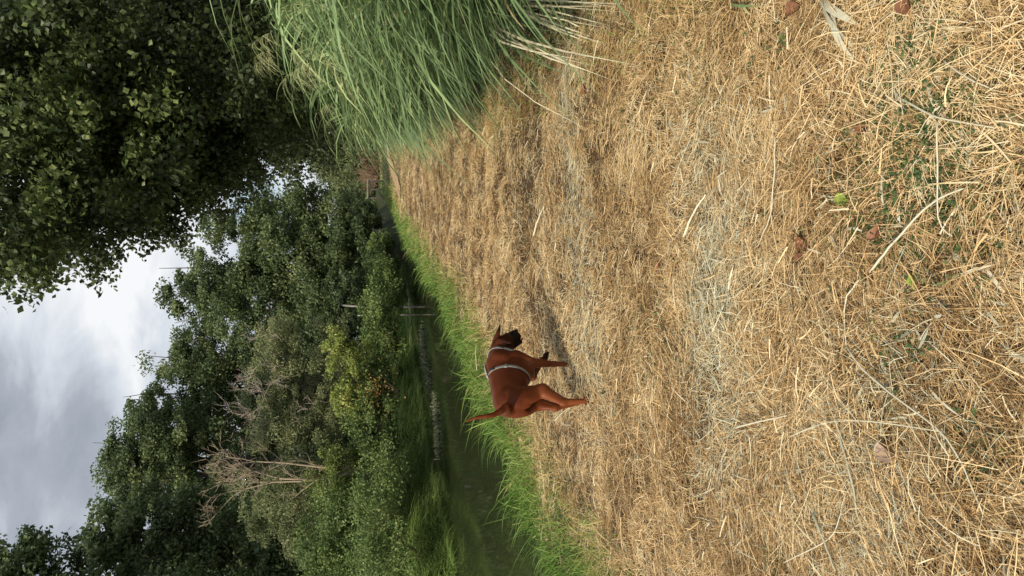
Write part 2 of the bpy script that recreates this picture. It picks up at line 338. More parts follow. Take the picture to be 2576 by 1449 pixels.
# low clover-like weeds among the straw close to the camera
A = Acc()
M_weed = ramp_mat('weed_leaf', [(0.0, (0.03, 0.06, 0.018)), (0.6, (0.065, 0.12, 0.035)), (1.0, (0.13, 0.18, 0.06))], 0.5, trans=0.2)
for (x, y, sx, sy, cnt) in ((2330, 200, 80, 130, 900), (2450, 300, 90, 120, 800), (2280, 420, 120, 110, 900), (2150, 480, 110, 80, 260), (2420, 560, 120, 130, 600), (2250, 560, 120, 110, 500), (2480, 1130, 50, 60, 260), (1640, 900, 60, 60, 420), (1620, 760, 60, 60, 260), (1500, 320, 60, 50, 300), (1700, 110, 80, 60, 420), (1760, 190, 60, 50, 260), (1590, 980, 60, 40, 160), (2100, 900, 80, 90, 140), (2260, 880, 60, 90, 260), (1480, 620, 30, 50, 120), (1900, 120, 60, 50, 200)):
    for _ in range(int(cnt * 0.30)):
        px = x + rng.normal() * sx * 0.95; py = y + rng.normal() * sy * 0.95; p = gr(min(px, 2700), py)
        if abs(p.x) > 3: continue
        h = 0.004 + 0.03 * rng.random(); c = np.array([p.x, p.y, float(gz(p.x, p.y)) + h + 0.012]) + rng.normal(size=(3, 3)) * [0.008, 0.008, 0.003]
        leaves(A, c, 0.008 + 0.010 * rng.random(), rng.random(), 1.2, 0.7)
obj('ground_weeds', A.mesh('ground_weeds'), M_weed, label='small green clover-like weeds creeping through the straw', cat='weeds', kind='stuff')

# ------------------------------------------------------------------ reeds on the right
M_reed = ramp_mat('reed_leaf', [(0.0, (0.055, 0.10, 0.04)), (0.45, (0.15, 0.235, 0.10)), (0.8, (0.30, 0.41, 0.18)), (0.93, (0.42, 0.49, 0.22)), (1.0, (0.6, 0.5, 0.28))], 0.42, trans=0.22, spec=0.45)
A = Acc()
def reeds(n, ymin, ymax, depth, hmax, lw, power, lf):
    ys = np.linspace(ymin, ymax, 200); dens = np.minimum(1, (4 / ys) ** power); cdf = np.cumsum(dens); cdf /= cdf[-1]
    Y = np.interp(rng.random(n), cdf, ys); dx = 0.40 + 0.30 * sst(16, 30, Y) + depth * rng.random(n) ** 1.25; X = Xr(Y) + dx
    z0 = gz(X, Y); H = hmax * (0.62 + 0.38 * sst(0, 0.9, dx)) * (0.8 + 0.25 * rng.random(n)) * (1 - 0.38 * sst(18, 40, Y))
    sc = np.maximum(1, Y / 5) ** 0.5
    ld = np.stack([-0.16 - 0.14 * rng.random(n) - 0.12 * (1 - sst(0, 1, dx)), rng.normal(size=n) * 0.07 - 0.03, np.ones(n)], 1)
    bend = np.stack([-0.10 * np.ones(n), 0 * dx, -0.03 * np.ones(n)], 1)
    base = np.stack([X, Y, z0], 1)
    strips(A, base, ld, H * 0.92, 0.008 * sc, bend, 0.55 + 0.25 * rng.random(n), 4, rng.random(n) * 3, 'straw')
    ldn = unit(ld)
    for i in range(lf):
        t = 0.22 + 0.74 * (i + rng.random(n)) / lf
        P = base + ldn * (H * 0.92 * t)[:, None] + bend * (H * 0.92 * t * t)[:, None]
        az = np.pi - 0.1 + rng.normal(size=n) * 0.5                       # leaves stream to the left, over the path
        az = np.where(rng.random(n) < 0.12, rng.random(n) * 6.28, az)
        el = 0.75 + rng.normal(size=n) * 0.22 + 0.25 * (t - 0.5)
        d = np.stack([np.cos(az) * np.cos(el), np.sin(az) * np.cos(el), np.sin(el)], 1)
        ln = (0.40 + 0.36 * rng.random(n)) * (0.70 + 0.40 * np.sin(t * 3)) * (hmax / 2.0) * (1 - 0.35 * sst(9, 20, Y)) * (0.55 + 0.45 * sst(0.15, 0.6, t))
        bn = np.stack([np.cos(az) * 0.32, np.sin(az) * 0.32, -0.50 - 0.50 * rng.random(n)], 1)
        tt = np.clip(0.30 + 0.38 * t + rng.normal(size=n) * 0.16, 0, 0.94); tt = np.where(rng.random(n) < 0.02 * (1.3 - t), 1.0, tt)
        strips(A, P, d, ln, lw * sc * (0.7 + 0.6 * rng.random(n)), bn, tt, 5, rng.normal(size=n) * 0.5, 'blade')
    return base, ldn, H
b1, l1, H1 = reeds(int(680 * Q), 2.7, 9, 1.9, 2.5, 0.031, 0.9, 8)
reeds(int(2000 * Q), 8, 24, 1.8, 1.95, 0.022, 1.1, 8)
reeds(int(800 * Q), 22, 38, 2.5, 1.6, 0.026, 1.0, 6)
# drooping flower plumes at the tips of some near reeds
kk = np.where((b1[:, 0] - Xr(b1[:, 1]) < 1.0) & (H1 > 1.6))[0][:14]
for q in kk:
    tip = b1[q] + l1[q] * H1[q] * 0.95 + np.array([-0.1 * H1[q], 0, 0.0])
    nn_ = 34; tt_ = rng.random(nn_)
    base = tip + l1[q] * 0.16 * tt_[:, None] + np.array([-0.06, 0, 0]) * tt_[:, None] ** 2
    d = rng.normal(size=(nn_, 3)) * 0.35 + np.array([-0.8, -0.1, 0.1]); bd = np.tile([-0.1, 0, -0.6], (nn_, 1)) + rng.normal(size=(nn_, 3)) * 0.1
    strips(A, base, d, 0.09 + 0.08 * rng.random(nn_), 0.0022, bd, 0.95, 3, rng.random(nn_) * 3, 'straw')
obj('reed_bed', A.mesh('reed_bed'), M_reed, label='tall green reeds leaning over the right edge of the path', cat='reeds', kind='stuff')

# ------------------------------------------------------------------ trees
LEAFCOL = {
 'alder': [(0.0, (0.025, 0.036, 0.014)), (0.5, (0.068, 0.10, 0.034)), (0.85, (0.15, 0.20, 0.06)), (1.0, (0.21, 0.24, 0.09))],
 'oak':   [(0.0, (0.05, 0.078, 0.03)), (0.5, (0.115, 0.165, 0.065)), (0.85, (0.19, 0.24, 0.09)), (1.0, (0.26, 0.29, 0.12))],
 'willow':[(0.0, (0.10, 0.12, 0.05)), (0.5, (0.19, 0.23, 0.10)), (0.85, (0.28, 0.31, 0.14)), (1.0, (0.36, 0.30, 0.18))],
 'lime':  [(0.0, (0.12, 0.16, 0.04)), (0.5, (0.26, 0.32, 0.08)), (0.85, (0.40, 0.44, 0.12)), (1.0, (0.46, 0.42, 0.14))],
 'ivy':   [(0.0, (0.06, 0.10, 0.03)), (0.5, (0.15, 0.22, 0.065)), (0.85, (0.23, 0.30, 0.09)), (1.0, (0.32, 0.32, 0.12))]}
LM = {k_: ramp_mat('leaf_' + k_, v_, 0.45, trans=0.32, spec=0.35) for k_, v_ in LEAFCOL.items()}
M_bark = ramp_mat('bark', [(0, (0.035, 0.026, 0.018)), (0.5, (0.07, 0.055, 0.04)), (1, (0.13, 0.11, 0.09))], 0.9, noise=0.9, nscale=14, bump=0.8, bscale=30)
M_dkbark = ramp_mat('dark_bark', [(0, (0.015, 0.012, 0.009)), (1, (0.05, 0.04, 0.03))], 0.95, noise=0.9, nscale=14, bump=0.8, bscale=30)
M_birch = ramp_mat('pale_bark', [(0, (0.10, 0.09, 0.08)), (0.4, (0.26, 0.25, 0.23)), (1, (0.42, 0.40, 0.38))], 0.8, noise=0.9, nscale=9, bump=0.4, bscale=30)
M_dead = ramp_mat('dead_wood', [(0, (0.12, 0.09, 0.06)), (0.5, (0.26, 0.21, 0.14)), (1, (0.40, 0.34, 0.25))], 0.85, noise=0.6, nscale=9)

def limb(acc, p0, p1, r0, r1, wob=0.08, n=6, k=6, tint=0.5):
    p0 = np.array(p0, float); p1 = np.array(p1, float); L_ = np.linalg.norm(p1 - p0); t_ = np.linspace(0, 1, n)[:, None]
    P = p0 + (p1 - p0) * t_ + np.cumsum(rng.normal(size=(n, 3)), 0) * wob * L_ / n * np.minimum(1, t_ * 3)
    P[:, 2] -= 0.12 * L_ * np.sin(t_[:, 0] * np.pi) * 0
    tube(acc, P, np.linspace(r0, r1, n), k, tint); return P

def tree(name, ells, kind, leaf, nclump, per, base, r0=0.18, label='', cat='tree', group=None, cr=(0.35, 0.8), tshift=0.0, bark=None, shell=0.45, drop=None, aspect=0.62, limbs=None, branchname='trunk', twig=0.0):
    """ells: [(centre, (rx, ry, rz))] crown lobes in metres"""
    o = empty(name, base, label=label, cat=cat, group=group)
    vol = np.array([e_[1][0] * e_[1][2] for e_ in ells]) ** 0.8; vol /= vol.sum()
    A_ = Acc(); B_ = Acc(); lobes = []
    which = rng.choice(len(ells), nclump, p=vol)
    for q in which:
        c, r_ = ells[q]; dv = rng.normal(size=3); dv /= np.linalg.norm(dv); rad = shell + (1 - shell) * rng.random() ** 0.6
        rad *= 0.85 + 0.3 * rng.random()
        lobes.append(np.array(c) + dv * np.array(r_) * rad)
    lobes = np.array(lobes)
    R_ = cr[0] + (cr[1] - cr[0]) * rng.random(nclump) ** 1.5
    ct = rng.normal(size=nclump) * 0.16
    n = nclump * per; ci = np.repeat(np.arange(nclump), per)
    g_ = rng.normal(size=(n, 3)); g_ = unit(g_) * (rng.random((n, 1)) ** 0.45); g_[:, 2] *= 0.62
    # each clump is stretched along a shoot of its own
    sh = unit(rng.normal(size=(nclump, 3)) * [1, 1, 0.5])[ci]; g_ = g_ + sh * (rng.random((n, 1)) - 0.3) * 0.7
    P = lobes[ci] + g_ * R_[ci][:, None]
    if drop is not None: P = P[drop(P)]; 
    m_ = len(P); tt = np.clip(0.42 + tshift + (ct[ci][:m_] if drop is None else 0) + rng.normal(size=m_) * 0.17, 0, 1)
    leaves(A_, P, leaf * (0.65 + 0.7 * rng.random(m_)), tt, 0.55, aspect)
    bz = np.array(base); cc = np.mean([np.array(e_[0]) for e_ in ells], 0); top = np.array([cc[0], cc[1], cc[2]])
    mid = bz + (top - bz) * 0.45 + [0.1, 0.1, 0]
    P1 = limb(B_, bz - [0, 0, 0.2], mid, r0, r0 * 0.72, 0.12, 6, 8); limb(B_, P1[-1], top - [0, 0, 0.3], r0 * 0.72, r0 * 0.25, 0.15, 6, 6)
    for q in rng.choice(nclump, min(nclump, limbs or 26), replace=False):
        s_ = P1[rng.integers(2, 6)]; s_ = s_ + (top - s_) * rng.random() * 0.7
        if kind == 'alder': q = int(np.argsort(np.linalg.norm(lobes - s_, axis=1))[rng.integers(0, 40)])
        limb(B_, s_, lobes[q], r0 * (0.16 if kind == 'alder' else 0.28), 0.012, 0.2, 6, 4)
    loc = np.array(base)
    obj('crown', A_.mesh('crown', origin=loc), LM[kind], o)
    obj(branchname, B_.mesh(branchname, True, loc), bark or M_bark, o)
    return o
def E(x, y, Y, rx, ry, rz): return (tuple(at(x, y, Y)), (rx, ry, rz))

# left-bank wood; each with its own lobes
G1 = 'trees on the far bank of the canal'
def gbase(p):
    x_ = p[0]
    if p[1] < 44 and x_ < float(Xn(p[1])): x_ = min(x_, float(Xf(p[1])) - 0.8)
    return (x_, p[1], float(gz(x_, p[1])))
tree('tree', [E(600, 640, 36, 2.3, 2.6, 2.2), E(520, 740, 36, 1.5, 2, 1.8), E(640, 770, 35, 1.9, 2.2, 2.2), E(720, 620, 35, 2.6, 2.4, 2.2), E(800, 700, 34, 2.6, 2.2, 2.0), E(700, 550, 37, 1.2, 2, 1.4), E(820, 560, 35, 2.2, 2, 1.8)],
     'oak', 0.15, 400, 210, gbase(at(950, 690, 36)), 0.3, 'broad green tree at the canal bend, its crown against the brightest cloud', 'tree', G1)
tree('tree', [E(560, 900, 42, 2.6, 3, 2.6), E(470, 990, 42, 2.4, 3, 2.6), E(430, 1050, 42, 1.9, 2.5, 2.2), E(560, 1040, 42, 2.6, 3, 2.4), E(690, 860, 41, 2.2, 2.5, 2.2), E(520, 900, 42, 1.6, 2.0, 1.6)],
     'oak', 0.16, 320, 170, gbase(at(950, 960, 42)), 0.3, 'rounded green tree behind the bush with dead pinkish twigs on top', 'tree', G1, tshift=0.05)
tree('tree', [E(370, 1130, 38, 2.0, 2.5, 2.0), E(400, 1190, 38, 2.0, 2.5, 2.2), E(330, 1230, 38, 1.6, 2, 1.6), E(500, 1180, 38, 2.4, 2.4, 2.2), E(450, 1100, 38, 1.6, 2, 1.8), E(330, 1180, 38, 1.4, 2, 1.3)],
     'oak', 0.15, 270, 170, gbase(at(950, 1180, 38)), 0.28, 'tall green tree standing behind the bare dead tree', 'tree', G1)
tree('tree', [E(330, 1330, 24, 1.3, 1.5, 1.4), E(420, 1400, 23, 1.5, 1.5, 1.5), E(300, 1420, 23, 1.2, 1.5, 1.0), E(520, 1350, 24, 1.6, 1.5, 1.5), E(620, 1430, 23, 1.7, 1.5, 1.5), E(720, 1400, 23, 1.5, 1.5, 1.4)],
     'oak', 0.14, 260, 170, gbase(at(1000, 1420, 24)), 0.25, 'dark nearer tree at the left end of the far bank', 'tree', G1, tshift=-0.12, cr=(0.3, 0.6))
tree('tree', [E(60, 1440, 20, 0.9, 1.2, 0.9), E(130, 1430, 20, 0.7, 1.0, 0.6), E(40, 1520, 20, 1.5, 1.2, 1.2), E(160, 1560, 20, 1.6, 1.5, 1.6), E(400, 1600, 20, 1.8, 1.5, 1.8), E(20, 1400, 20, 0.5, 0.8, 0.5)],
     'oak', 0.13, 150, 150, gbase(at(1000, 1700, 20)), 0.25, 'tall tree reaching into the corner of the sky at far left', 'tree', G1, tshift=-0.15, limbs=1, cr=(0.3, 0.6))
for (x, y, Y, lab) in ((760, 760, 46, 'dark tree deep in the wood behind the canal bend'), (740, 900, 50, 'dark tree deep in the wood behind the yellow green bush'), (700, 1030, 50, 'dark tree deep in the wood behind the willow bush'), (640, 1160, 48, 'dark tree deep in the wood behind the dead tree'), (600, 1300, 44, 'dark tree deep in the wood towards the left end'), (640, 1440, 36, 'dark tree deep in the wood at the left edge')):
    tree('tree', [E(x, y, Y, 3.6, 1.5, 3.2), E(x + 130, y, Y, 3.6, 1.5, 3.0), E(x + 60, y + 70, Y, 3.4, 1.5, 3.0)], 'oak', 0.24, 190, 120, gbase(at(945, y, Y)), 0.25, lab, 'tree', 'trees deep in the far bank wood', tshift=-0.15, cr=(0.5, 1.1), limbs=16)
# behind and to the centre, at the end of the path
G2 = 'trees beyond the end of the path'
for (x, y, Y, lab, ts, kd) in ((900, 460, 68, 'pointed distant tree under the gap of sky at the end of the path', 0.10, 'oak'), (800, 345, 66, 'light green tree to the right of the gap of sky', 0.25, 'oak'),
                   (890, 560, 62, 'distant dark tree between the canal bend and the gap of sky', 0.0, 'oak'), (780, 240, 52, 'green tree rising over the reeds on the right', 0.25, 'oak'), (850, 410, 64, 'small grey green tree beside the end of the path', 0.05, 'willow')):
    ex = 2.0 if y == 410 else 3.6
    tree('tree', [E(x, y, Y, ex, 2.5, ex * 0.9), E(x + 70, y + 30, Y, ex, 2.5, ex * 0.8), E(x + 60, y - 35, Y, ex, 2.5, ex * 0.8), E(x - 30, y - 5, Y, ex * 0.6, 2, ex * 0.7)], kd, 0.2, 190, 130, gbase(at(945, y, Y)), 0.28, lab, 'tree', G2, tshift=ts, cr=(0.5, 1.1))
# understorey that closes the dark gap below the crowns
G3 = 'bushes on the far bank'
def bush(x, y, Y, rx, rz, kd, lf, nc, per, lab, name='bush', ts=0.0, ry=1.0, extra=(), cr=(0.2, 0.5), grp=G3, asp=0.62):
    ells = [E(x, y, Y, rx, ry, rz)] + [E(*e_) for e_ in extra]
    bx_ = at(x, y, Y); return tree(name, ells, kd, lf, nc, per, gbase(bx_), 0.028, lab, 'bush', grp, tshift=ts, cr=cr, shell=0.3, limbs=14, branchname='stems', aspect=asp)
bush(760, 920, 25, 1.7, 1.9, 'willow', 0.10, 210, 150, 'big pale green willow bush topped with dead pinkish twigs', ry=1.6, ts=0.15, extra=((690, 980, 25, 1.4, 1.4, 1.0), (700, 870, 25, 1.0, 1.3, 0.8), (690, 1080, 24, 1.2, 1.3, 1.0), (800, 1060, 24, 1.4, 1.3, 1.2)), asp=0.4)
bush(720, 1230, 20, 1.2, 1.2, 'willow', 0.09, 150, 140, 'grey green bush in front of the foot of the dead tree', ts=0.0, ry=1.2, extra=((800, 1300, 19, 1.2, 1.2, 1.1), (680, 1290, 20, 0.9, 1, 0.8)), asp=0.4)
bush(880, 900, 20, 0.5, 0.75, 'lime', 0.075, 70, 110, 'yellow green bush low over the water, the brightest one', extra=((890, 990, 19, 0.65, 0.8, 0.5), (850, 860, 20, 0.4, 0.6, 0.5)), cr=(0.12, 0.34))
bush(850, 1200, 18, 0.8, 0.8, 'lime', 0.07, 60, 110, 'yellowish bush below the white forked stems', ts=-0.2, cr=(0.12, 0.34))
bush(880, 1330, 17, 1.3, 1.1, 'ivy', 0.07, 150, 130, 'low dark green bush at the left end of the bank', extra=((840, 1430, 17, 1.2, 1, 1.0),), ts=-0.05)
bush(900, 640, 32, 2.2, 1.5, 'oak', 0.13, 150, 140, 'dark bush filling the bank at the canal bend', extra=((890, 590, 36, 1.4, 1, 1.1), (910, 740, 30, 1.6, 1, 1.3)), ts=-0.15)
bush(960, 760, 25, 1.5, 0.7, 'ivy', 0.09, 110, 130, 'low bush at the waterline beneath the pale stems', extra=((960, 850, 23, 1.3, 1, 0.6),))
bush(960, 660, 29, 1.5, 0.6, 'ivy', 0.10, 80, 130, 'low bramble bush trailing in the water at the bend', ts=-0.05)
bush(935, 1090, 18.5, 1.3, 0.7, 'ivy', 0.075, 120, 130, 'mixed green bramble bush in the middle of the far bank', extra=((940, 980, 19.5, 1.1, 0.8, 0.5),), ts=0.08)
bush(960, 1260, 15.5, 1.2, 0.6, 'ivy', 0.06, 120, 120, 'bramble bush above the overhanging sedge', extra=((960, 1400, 14.5, 1.2, 0.8, 0.6),), ts=0.05)
bush(915, 545, 42, 0.9, 0.7, 'oak', 0.13, 60, 110, 'dark bush in front of the wooden rail', ts=-0.1)
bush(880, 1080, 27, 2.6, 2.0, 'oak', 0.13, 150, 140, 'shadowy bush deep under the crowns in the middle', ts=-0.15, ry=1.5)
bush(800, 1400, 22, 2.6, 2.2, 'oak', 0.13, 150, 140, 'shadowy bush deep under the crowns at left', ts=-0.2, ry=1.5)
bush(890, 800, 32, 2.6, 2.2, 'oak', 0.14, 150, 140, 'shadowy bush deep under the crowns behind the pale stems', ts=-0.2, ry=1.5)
# orange-leaved sprig
o_ = empty('bramble', at(945, 985, 18.2), label='small bramble with orange autumn leaves at the waterside', cat='bush')
A = Acc(); c0 = np.array(at(945, 985, 18.2)); M_or = ramp_mat('orange_leaf', [(0, (0.25, 0.10, 0.03)), (1, (0.42, 0.26, 0.06))], 0.5, trans=0.2)
leaves(A, c0 + rng.normal(size=(130, 3)) * [0.25, 0.2, 0.18], 0.06, rng.random(130), 0.4); obj('foliage', A.mesh('foliage', origin=c0), M_or, o_)
A = Acc(); [limb(A, c0 + [0, 0, -0.6], c0 + rng.normal(size=3) * 0.3, 0.012, 0.004, 0.2) for _ in range(7)]; obj('stems', A.mesh('stems', True, c0), M_bark, o_)

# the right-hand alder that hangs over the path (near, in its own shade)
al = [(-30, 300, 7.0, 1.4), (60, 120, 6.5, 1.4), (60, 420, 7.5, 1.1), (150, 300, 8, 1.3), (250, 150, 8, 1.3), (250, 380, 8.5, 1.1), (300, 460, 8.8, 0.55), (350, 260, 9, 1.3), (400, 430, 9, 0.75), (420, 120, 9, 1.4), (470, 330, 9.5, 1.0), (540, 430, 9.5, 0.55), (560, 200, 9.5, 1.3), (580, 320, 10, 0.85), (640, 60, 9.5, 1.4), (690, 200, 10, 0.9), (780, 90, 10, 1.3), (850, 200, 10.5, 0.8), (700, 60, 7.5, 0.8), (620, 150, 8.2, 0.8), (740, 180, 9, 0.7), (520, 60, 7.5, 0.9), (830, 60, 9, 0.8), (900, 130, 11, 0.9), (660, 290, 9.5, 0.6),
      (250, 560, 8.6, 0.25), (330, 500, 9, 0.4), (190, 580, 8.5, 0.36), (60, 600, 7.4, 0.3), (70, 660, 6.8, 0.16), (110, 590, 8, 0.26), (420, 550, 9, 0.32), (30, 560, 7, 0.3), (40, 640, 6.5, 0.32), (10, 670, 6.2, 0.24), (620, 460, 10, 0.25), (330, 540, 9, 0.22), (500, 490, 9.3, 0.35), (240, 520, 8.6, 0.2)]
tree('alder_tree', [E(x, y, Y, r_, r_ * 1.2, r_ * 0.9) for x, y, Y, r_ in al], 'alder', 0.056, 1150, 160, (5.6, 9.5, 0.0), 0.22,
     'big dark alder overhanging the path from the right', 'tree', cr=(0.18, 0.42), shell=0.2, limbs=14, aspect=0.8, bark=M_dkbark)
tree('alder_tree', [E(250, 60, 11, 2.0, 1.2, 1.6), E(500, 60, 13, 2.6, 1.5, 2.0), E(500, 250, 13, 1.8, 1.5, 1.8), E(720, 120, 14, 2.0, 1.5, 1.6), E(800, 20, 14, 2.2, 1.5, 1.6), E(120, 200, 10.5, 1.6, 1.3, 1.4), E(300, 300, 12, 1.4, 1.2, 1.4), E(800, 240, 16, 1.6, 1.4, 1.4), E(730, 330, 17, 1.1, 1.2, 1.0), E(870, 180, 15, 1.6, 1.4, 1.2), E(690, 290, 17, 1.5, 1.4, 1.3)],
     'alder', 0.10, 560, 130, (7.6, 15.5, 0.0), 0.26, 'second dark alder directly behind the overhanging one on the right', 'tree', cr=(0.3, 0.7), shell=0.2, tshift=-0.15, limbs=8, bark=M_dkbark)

# bare pale stems
def stem(name, pts, Y, r0, r1, lab, mat, grp=None):
    P = [np.array(at(x, y, Y)) for x, y in pts]; b0 = P[0].copy(); b0[2] = float(gz(P[0][0], P[0][1])) - 0.1
    P = [b0] + P if b0[2] < P[0][2] - 0.15 else P
    A_ = Acc(); tube(A_, P, np.linspace(r0, r1, len(P)), 8, 0.6)
    return obj(name, A_.mesh(name, True), mat, label=lab, cat='tree', group=grp)
stem('birch_stem', [(985, 772), (935, 771), (885, 770), (862, 768)], 25.5, 0.045, 0.03, 'pale bare birch stem, taller of two beside the bend', M_birch)
stem('birch_stem', [(975, 792), (925, 793), (900, 794)], 25, 0.028, 0.02, 'short thin white stem just left of the taller birch stem', M_birch)
stem('birch_stem', [(885, 334), (850, 332), (820, 334)], 30, 0.06, 0.04, 'white birch stem behind the far end of the reeds', M_birch)

# the dead tree with bare branches
A = Acc(); DY = 18.0
def dead_branch(p, d, L_, r_, depth):
    n = 7; P = [p.copy()]; dd = d.copy()
    for i in range(n - 1):
        dd = dd + rng.normal(size=3) * 0.16 + np.array([0, 0, 0.03]); dd /= np.linalg.norm(dd); P.append(P[-1] + dd * L_ / (n - 1))
    P = np.array(P); tube(A, P, np.linspace(r_, r_ * 0.45, n), 6 if depth < 2 else 4, 0.5 + 0.25 * rng.random())
    if depth < 4:
        for j in range(4 if depth < 3 else 3):
            i = rng.integers(2, n); nd = dd + rng.normal(size=3) * [0.6, 0.5, 0.45]; nd[2] += 0.1; nd /= np.linalg.norm(nd)
            dead_branch(P[i], nd, L_ * (0.45 + 0.2 * rng.random()), r_ * 0.5 * (1 - 0.4 * i / n) + 0.003, depth + 1)
def pxpath(pts, Y): return np.array([list(at(x, y, Y)) for x, y in pts])
dt_ = empty('dead_tree', gbase(at(960, 1185, DY)), label='bare dead tree with pale forked branches rising from the far bank', cat='tree')
for pts, r_ in (([(960, 1190), (905, 1188), (800, 1208), (700, 1205), (640, 1185)], 0.036), ([(900, 1182), (820, 1176), (720, 1162), (640, 1160)], 0.027), ([(760, 1208), (690, 1215), (620, 1232)], 0.022)):
    P = pxpath(pts, DY); P += rng.normal(size=P.shape) * 0.02; tube(A, P, np.linspace(r_, r_ * 0.55, len(P)), 7, 0.7)
    for i in range(1, len(P)):
        for _ in range(2):
            d = np.array([rng.normal() * 0.7, rng.normal() * 0.4, 0.9]); dead_branch(P[i], d / np.linalg.norm(d), 0.6 + 0.4 * rng.random(), r_ * 0.42, 2)
    d = unit(P[-1] - P[-2]); dead_branch(P[-1], d, 0.75, r_ * 0.55, 1)
A2 = A; obj('branches', A2.mesh('branches', True, dt_.location), M_dead, dt_)
A = Acc(); tube(A, pxpath([(905, 1178), (850, 1200), (818, 1222), (825, 1212)][:3], 18), [0.03, 0.035, 0.02], 6, 0.9)
obj('birch_stem', A.mesh('birch_stem', True), M_birch, label='white crooked stem curving out below the dead tree', cat='tree')
# dead pinkish twigs on top of the willow bush
A = Acc()
for (x, y, s_) in ((600, 990, 1), (590, 1040, 1), (620, 940, 0.9), (640, 1075, 1), (650, 880, 0.8), (700, 970, 0.8), (640, 1010, 1), (610, 1090, 1), (760, 1040, 0.8)):
    p = np.array(at(x + 45, y, 23.0))
    for _ in range(3):
        d = np.array([rng.normal() * 0.6, rng.normal() * 0.5, 0.8]); dead_branch(p + rng.normal(size=3) * 0.25, d / np.linalg.norm(d), (0.5 + 0.3 * rng.random()) * s_, 0.005, 2)
M_twig = ramp_mat('dead_twigs', [(0, (0.22, 0.18, 0.14)), (1, (0.44, 0.38, 0.31))], 0.9, noise=0.4)
obj('dead_twigs', A.mesh('dead_twigs'), M_twig, label='tangle of leafless pinkish twigs over the willow bush', cat='twigs', kind='stuff')

# ------------------------------------------------------------------ far-bank sedge, floating weed
A = Acc()
M_sedge = ramp_mat('sedge', [(0.0, (0.05, 0.09, 0.02)), (0.5, (0.16, 0.27, 0.06)), (0.85, (0.30, 0.42, 0.11)), (1.0, (0.34, 0.42, 0.18))], 0.4, trans=0.2)
n = int(46000 * Q); Y = 5 + 27 * rng.random(n) ** 1.1; X = Xf(Y) - 0.05 - 1.4 * rng.random(n) ** 1.2
cl = vnoise(X, Y, 1.1, 81); k = rng.random(n) < 0.25 + cl; X = X[k]; Y = Y[k]; n = len(X)
d = rng.normal(size=(n, 3)) * 0.35; d[:, 0] += 0.25; d[:, 2] = 0.9
bd = rng.normal(size=(n, 3)) * 0.25; bd[:, 0] += 0.4; bd[:, 2] = -0.6 - 0.3 * rng.random(n)
strips(A, np.stack([X, Y, np.maximum(gz(X, Y), WATER) - 0.02], 1), d, (0.32 + 0.38 * rng.random(n)), 0.012 * np.maximum(1, Y / 14), bd, np.clip(0.62 + 0.5 * (vnoise(X, Y, 0.6, 83) - 0.5) + rng.normal(size=n) * 0.18, 0, 1), 4, rng.normal(size=n) * 0.7, 'blade')
obj('bank_sedge', A.mesh('bank_sedge'), M_sedge, label='long dark sedge leaning from the far bank into the canal', cat='sedge', kind='stuff')
A = Acc(); n = int(24000 * Q)
Y = 7 + 30 * rng.random(n); X = Xf(Y) - 0.5 - 5.0 * rng.random(n) ** 1.3; zz = gz(X, Y)
leaves(A, np.stack([X, Y, zz + 0.03 + 0.45 * rng.random(n) * vnoise(X, Y, 0.9, 91)], 1), 0.09 + 0.05 * rng.random(n), np.clip(0.4 + 0.6 * (vnoise(X, Y, 0.7, 92) - 0.5) + rng.normal(size=n) * 0.15, 0, 1), 1.0)
obj('ground_ivy', A.mesh('ground_ivy'), LM['ivy'], label='ivy and nettles covering the far bank under the trees', cat='ground cover', kind='stuff')
M_fl = ramp_mat('floating_weed', [(0, (0.10, 0.12, 0.06)), (0.6, (0.26, 0.28, 0.18)), (1, (0.48, 0.47, 0.34))], 0.6, noise=0.3)
def floatweed(pts, n, spread, name, lab, tm, h, sz=1.0):
    P = np.array([list(gr(x, y, WATER)) for x, y in pts]); t_ = rng.random(n) * (len(P) - 1); i = np.minimum(t_.astype(int), len(P) - 2); f_ = (t_ - i)[:, None]
    c = P[i] * (1 - f_) + P[i + 1] * f_; gap = vnoise(c[:, 0] * 2, c[:, 1] * 2, 1.0, 5) > 0.3; c = c[gap]; n = len(c)
    c = c + rng.normal(size=(n, 3)) * [spread, spread, 0]; c[:, 2] = WATER + 0.004
    A_ = Acc(); d = rng.normal(size=(n, 3)); d[:, 2] = np.abs(d[:, 2]) * h
    strips(A_, c, d, (0.05 + 0.09 * rng.random(n)) * sz, (0.010 + 0.010 * rng.random(n)) * sz, rng.normal(size=(n, 3)) * 0.1, np.clip(tm + rng.normal(size=n) * 0.2, 0, 1), 2, None, 'straw')
    obj(name, A_.mesh(name), M_fl, label=lab, cat='water weed', kind='stuff')
floatweed([(1020, 700), (1028, 740), (1033, 800), (1038, 880)], 2600, 0.10, 'floating_debris', 'straight pale line of floating reed debris in the canal near the bend', 0.6, 0.15)
floatweed([(1062, 835), (1068, 900), (1085, 980), (1100, 1050), (1105, 1170)], 4200, 0.16, 'water_weed', 'grey green water weed standing along the middle of the canal', 0.25, 0.9)
floatweed([(1180, 1240), (1230, 1300), (1200, 1420), (1150, 1330)], 60, 0.7, 'floating_leaves', 'scattered pale bits floating on the near water', 0.6, 0.05, 0.35)

